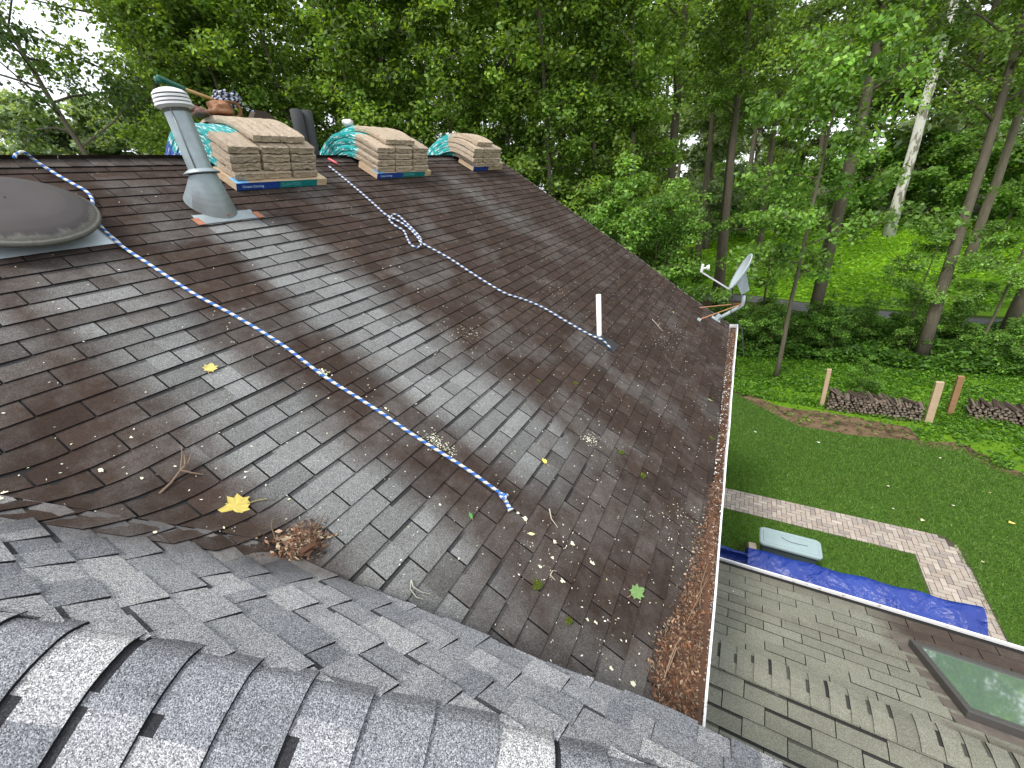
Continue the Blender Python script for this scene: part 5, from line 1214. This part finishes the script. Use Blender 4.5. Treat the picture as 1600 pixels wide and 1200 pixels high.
def tree_proto(kind, seed):
    """returns (trunk object, crown object) unlinked, built around the origin"""
    rr = random.Random(seed); rng = np.random.default_rng(seed)
    H, z0, Rc, tr, ncl, npl, ls, cr = {'edge': (15, 1.2, 2.9, .13, 300, 100, .112, .60), 'tall': (21, 8, 3.5, .22, 250, 95, .12, .72), 'under': (6.5, 2.0, 1.9, .05, 95, 110, .09, .46), 'open': (15, 7.5, 4.6, .13, 190, 85, .11, .62), 'far': (19, 1, 5, .3, 300, 50, .38, 1.2), 'shrub': (2.6, .1, 1.1, .02, 44, 110, .09, .38)}[kind]
    bark = MB(); n_ = 14; pts = [Vector((0, 0, -.1))]; dx, dy = rr.uniform(-.03, .03), rr.uniform(-.03, .03)
    for i in range(1, n_):
        t = i / (n_ - 1); pts.append(Vector((pts[-1].x + dx * H / n_ + rr.gauss(0, .012 * H / n_ * 2), pts[-1].y + dy * H / n_ + rr.gauss(0, .012 * H / n_ * 2), H * .93 * t)))
    rad = [tr * (1.25 if i == 0 else 1) * (1 - .88 * (i / (n_ - 1)) ** .9) + .006 for i in range(n_)]
    tone = rr.uniform(.7, 1.3); bark.tube(pts, rad, 10, (tone,) * 3)
    def at_h(z):
        t = max(0, min(.999, z / (H * .93))) * (n_ - 1); i = int(t); return pts[i].lerp(pts[min(i + 1, n_ - 1)], t - i), rad[i]
    cen, rds = [], []; nl = {'edge': 34, 'tall': 26, 'under': 14, 'open': 26, 'far': 18, 'shrub': 8}[kind]
    for l in range(nl):
        tz = (l + .5) / nl; z = z0 + (H * .93 - z0) * tz ** (.9) ; p0, r0 = at_h(z)
        prof = (math.sin(math.pi * min(1, .18 + .82 * tz)) ** .6) if kind != 'edge' else (1 - .62 * tz ** 1.6) * (.8 + .2 * math.sin(tz * 9))
        a = l * 2.4 + rr.uniform(-.5, .5); L_ = Rc * prof * rr.uniform(.65, 1.1); up = rr.uniform(.1, .55) + (.35 if kind == 'tall' else 0)
        seg = []; q = p0.copy(); d = Vector((math.cos(a), math.sin(a), up)).normalized()
        m_ = 6
        for s_ in range(m_):
            seg.append(q.copy()); d = (d + Vector((rr.gauss(0, .12), rr.gauss(0, .12), rr.gauss(-.02, .1)))).normalized(); q += d * L_ / (m_ - 1)
        rr0 = max(.008, r0 * .42); bark.tube(seg, [rr0 * (1 - .8 * s_ / (m_ - 1)) for s_ in range(m_)], 5, (tone,) * 3)
        per = max(2, ncl // nl)
        for c_ in range(per):
            t = (.25 + .75 * (c_ + rr.random()) / per); i = min(m_ - 2, int(t * (m_ - 1))); b_ = seg[i].lerp(seg[i + 1], t * (m_ - 1) - i)
            off = Vector((rr.gauss(0, 1), rr.gauss(0, 1), rr.gauss(0, .6))) * (.22 * cr + .10 * Rc * t)
            e = b_ + off; cen.append(tuple(e)); rds.append(cr * rr.uniform(.45, 1.1))
            if rr.random() < .5: bark.tube([b_, b_.lerp(e, .6), e], [.012, .009, .004], 4, (tone,) * 3)
    for c_ in range(max(3, ncl // 30)):
        cen.append((pts[-1].x + rr.gauss(0, .4), pts[-1].y + rr.gauss(0, .4), H * .93 + rr.uniform(-.5, .6))); rds.append(cr * .8)
    v = leaves_at(cen, rds, npl, ls, rng)
    pal = {'edge': [(.115, .205, .03), (.165, .28, .042), (.235, .35, .065), (.078, .15, .026)], 'tall': [(.095, .18, .032), (.15, .255, .048), (.21, .325, .07)], 'under': [(.10, .205, .036), (.15, .285, .05), (.205, .35, .07)], 'open': [(.05, .095, .03), (.08, .14, .045), (.11, .19, .065)], 'far': [(.15, .22, .10), (.19, .27, .13), (.23, .31, .16)], 'shrub': [(.09, .20, .032), (.145, .29, .044), (.20, .355, .06)]}[kind]  # 'far' leaves are paler: distance haze put into their colour
    clt = np.repeat(rng.uniform(.62, 1.45, len(cen)), npl)
    crown = quads_mesh('crown', v, np.array(pal), rng, None, shade=clt); trunk = bark.build('trunk', M_BARK, None, True)
    COL.objects.unlink(crown); COL.objects.unlink(trunk); return trunk, crown
PR = {}
for kd, ns in (('edge', 3), ('tall', 3), ('under', 2), ('open', 1), ('far', 2), ('shrub', 2)): PR[kd] = [tree_proto(kd, 100 + 7 * i + hash_) for i, hash_ in zip(range(ns), [ord(kd[0]) + 3 * j for j in range(ns)])]
TPOS = []
def tree(x, y, kd, s_=1.0, rz=None, lean=(0, 0), label=None, group=None, name=None, pale=False, sz=None, i=None, cat=None):
    rr = random.Random(int(x * 131 + y * 17)); tk, cn = PR[kd][(i if i is not None else rr.randrange(len(PR[kd])))]
    root = empty(name or {'shrub': 'shrub', 'under': 'sapling'}.get(kd, 'broadleaf_tree'), (x, y, 0), label, cat or {'shrub': 'shrub', 'under': 'sapling'}.get(kd, 'tree'), group)
    root.rotation_euler = (lean[0], lean[1], rz if rz is not None else rr.uniform(0, 6.28)); root.scale = (s_, s_, sz or s_)
    for o in (tk, cn):
        c = o.copy(); c.name = o.name.split('.')[0]; COL.objects.link(c); c.parent = root
        if pale and o is tk: c.data = c.data.copy(); c.data.materials[0] = M_PALEBARK
    TPOS.append((x, y)); return root
GW = 'trees of the wood behind the house'
EL = 'leafy broadleaf tree in the green wall of trees behind the house'
TL = 'tall broadleaf tree standing among the others in the wood'
rr = random.Random(99)
def az_xy(az, d): a = math.radians(az); return d * math.sin(a), d * math.cos(a)
# front rank: foliage to the ground
for n_, (az, d) in enumerate(((-62, 16.5), (-58, 15.5), (-52, 15.8), (-46.5, 14.8), (-41, 15.2), (-35.5, 14.5), (-30, 15.0), (-24.5, 14.6), (-19, 15.4), (-13.5, 16.3))):
    x, y = az_xy(az, d); tree(x, y, 'edge', rr.uniform(.92, 1.1), label=('%s leafy broadleaf tree from the left in the front rank behind the roof ridge' % ['first', 'second', 'third', 'fourth', 'fifth', 'sixth', 'seventh', 'eighth', 'ninth', 'tenth'][n_]), group=GW)
for az, d in ((-64, 23), (-60, 20), (-55, 20), (-49, 19.3), (-43.5, 20), (-38, 19), (-32.5, 20), (-27, 19), (-22, 20.2), (-16.5, 20.5), (-10, 22)):
    x, y = az_xy(az + rr.uniform(-1, 1), d); tree(x, y, rr.choice(('edge', 'tall')), rr.uniform(1.0, 1.2), label=TL, group=GW)
for az in np.arange(-65, -6, 6.6):
    x, y = az_xy(az + rr.uniform(-1, 1), rr.uniform(25, 30)); tree(x, y, 'edge', rr.uniform(1.1, 1.35), label=TL, group=GW)
for az in np.arange(-62, -4, 9.5):
    x, y = az_xy(az + rr.uniform(-1, 1), rr.uniform(40, 50)); tree(x, y, 'far', rr.uniform(.8, 1.0), label=TL, group=GW)
# low bushes filling under the front rank near the rake
for az, d, w_ in ((-21, 12.6, 'second'), (-16, 13.2, 'third'), (-11, 14.2, 'fourth'), (-26, 12.8, 'first'), (-7.5, 15.5, 'fifth')):
    x, y = az_xy(az, d); tree(x, y, 'under', rr.uniform(.9, 1.15), label='%s bushy sapling from the left, just beyond the sloping roof edge' % w_, group='saplings beyond the roof edge')
# right-hand trees that stand apart
GS = 'single trees beyond the lawn'
p = on_z(1212, 592, 0); tree(p.x, p.y, 'under', 1.35, 1.0, label='slender pale-stemmed young tree closest behind the lawn', group=GS, sz=1.55, i=0)
p = on_z(1263, 541, 0); t_ = tree(p.x, p.y, 'tall', 1.0, .4, (0, .0), label='large grey-trunked tree rising just behind the first woodpile', group=GS, i=1)
p = on_z(1387, 372, 0); t_ = tree(p.x, p.y, 'tall', 1.6, 2.0, (0, .02), sz=2.0, label='big pale patchy-barked tree standing far off in the clearing', group=GS, pale=True, i=2)
p = on_z(1120, 482, 0); tree(p.x, p.y, 'tall', 1.0, .9, label='dark-trunked tree seen behind the satellite dish', group=GS, i=0)
p = on_z(1437, 560, 0); tree(p.x, p.y, 'tall', .8, 1.4, (0, .10), label='thin dark leaning tree right of the large grey trunk', group=GS, i=1)
p = on_z(1565, 540, 0); tree(p.x, p.y, 'tall', .85, 4.0, (0, .05), label='dark tree at the right edge behind the second woodpile', group=GS, i=0)
for px, py, s_, w_ in ((1185, 520, 1.0, 'leftmost'), (1405, 548, .75, 'middle'), (1530, 545, .9, 'rightmost')):
    p = on_z(px, py, 0); tree(p.x, p.y, 'under', s_, label='%s of three leafy saplings in the shrub belt between lawn and road' % w_, group='saplings in the shrub belt')
rr = random.Random(31)
for i in range(26):
    x = rr.uniform(-1.5, 11.5); y = 16.9 + rr.uniform(0, 3.0) - .0 * x; tree(x, y, 'shrub', rr.uniform(.45, .75), label='rounded leafy shrub in the belt behind the bright ground cover', group='shrubs behind the ground cover')
p = on_z(1350, 628, 0); tree(p.x, p.y + .6, 'shrub', .42, label='small broad-leaved bush right behind the first woodpile')
# canopy trees over the clearing, and the wood beyond
for az, d, s_ in ((-3, 26, .95), (25, 25, 1), (7.5, 31, 1.0), (18.5, 33, 1.0), (1, 34, 1.0), (-5.5, 33, 1.05), (24, 38, 1.1)):
    x, y = az_xy(az, d); tree(x, y, 'tall', s_, label='tall high-crowned tree shading the road and clearing', group='high-crowned trees around the clearing')
for az in np.arange(-8, 30, 3.2):
    x, y = az_xy(az + rr.uniform(-.8, .8), rr.uniform(52, 60)); tree(x, y, rr.choice(('edge', 'tall', 'far')), rr.uniform(1.0, 1.35), label='distant tree at the far side of the clearing', group='trees at the far side of the clearing')
for az in np.arange(-14, 36, 4.5):
    x, y = az_xy(az + rr.uniform(-1, 1), rr.uniform(68, 80)); tree(x, y, 'far', rr.uniform(1.2, 1.5), label='distant tree at the far side of the clearing', group='trees at the far side of the clearing')
for az in np.arange(-9, 31, 1.9):
    x, y = az_xy(az + rr.uniform(-.6, .6), rr.uniform(44, 54)); tree(x, y, 'shrub', rr.uniform(1.8, 3.0), label='low leafy bush along the far edge of the clearing', group='bushes along the far edge of the clearing')
# left opening: sparse near tree, pale young trees, far treeline
x, y = az_xy(-69.5, 18.5); tree(x, y, 'open', .95, .5, (.05, -.06), sz=1.25, label='open-crowned tree with sky showing through at the upper left')
x, y = az_xy(-82, 15.5); tree(x, y, 'open', 1.0, 4.0, (.0, .05), sz=1.4, label='sparse tree reaching in from the left edge over the fan vent')
for az, d, s_ in ((-70.5, 24, 1.1), (-73, 30, 1.2), (-68.5, 27, 1.2)):
    x, y = az_xy(az, d); tree(x, y, 'under', s_, label='pale young tree beyond the ridge left of the flue', group='young trees beyond the ridge')
for az in np.arange(-92, -64, 2.4):
    x, y = az_xy(az, rr.uniform(56, 64)); tree(x, y, 'far', rr.uniform(.92, 1.06), label='far tree of the hazy treeline at the left', group='far treeline')
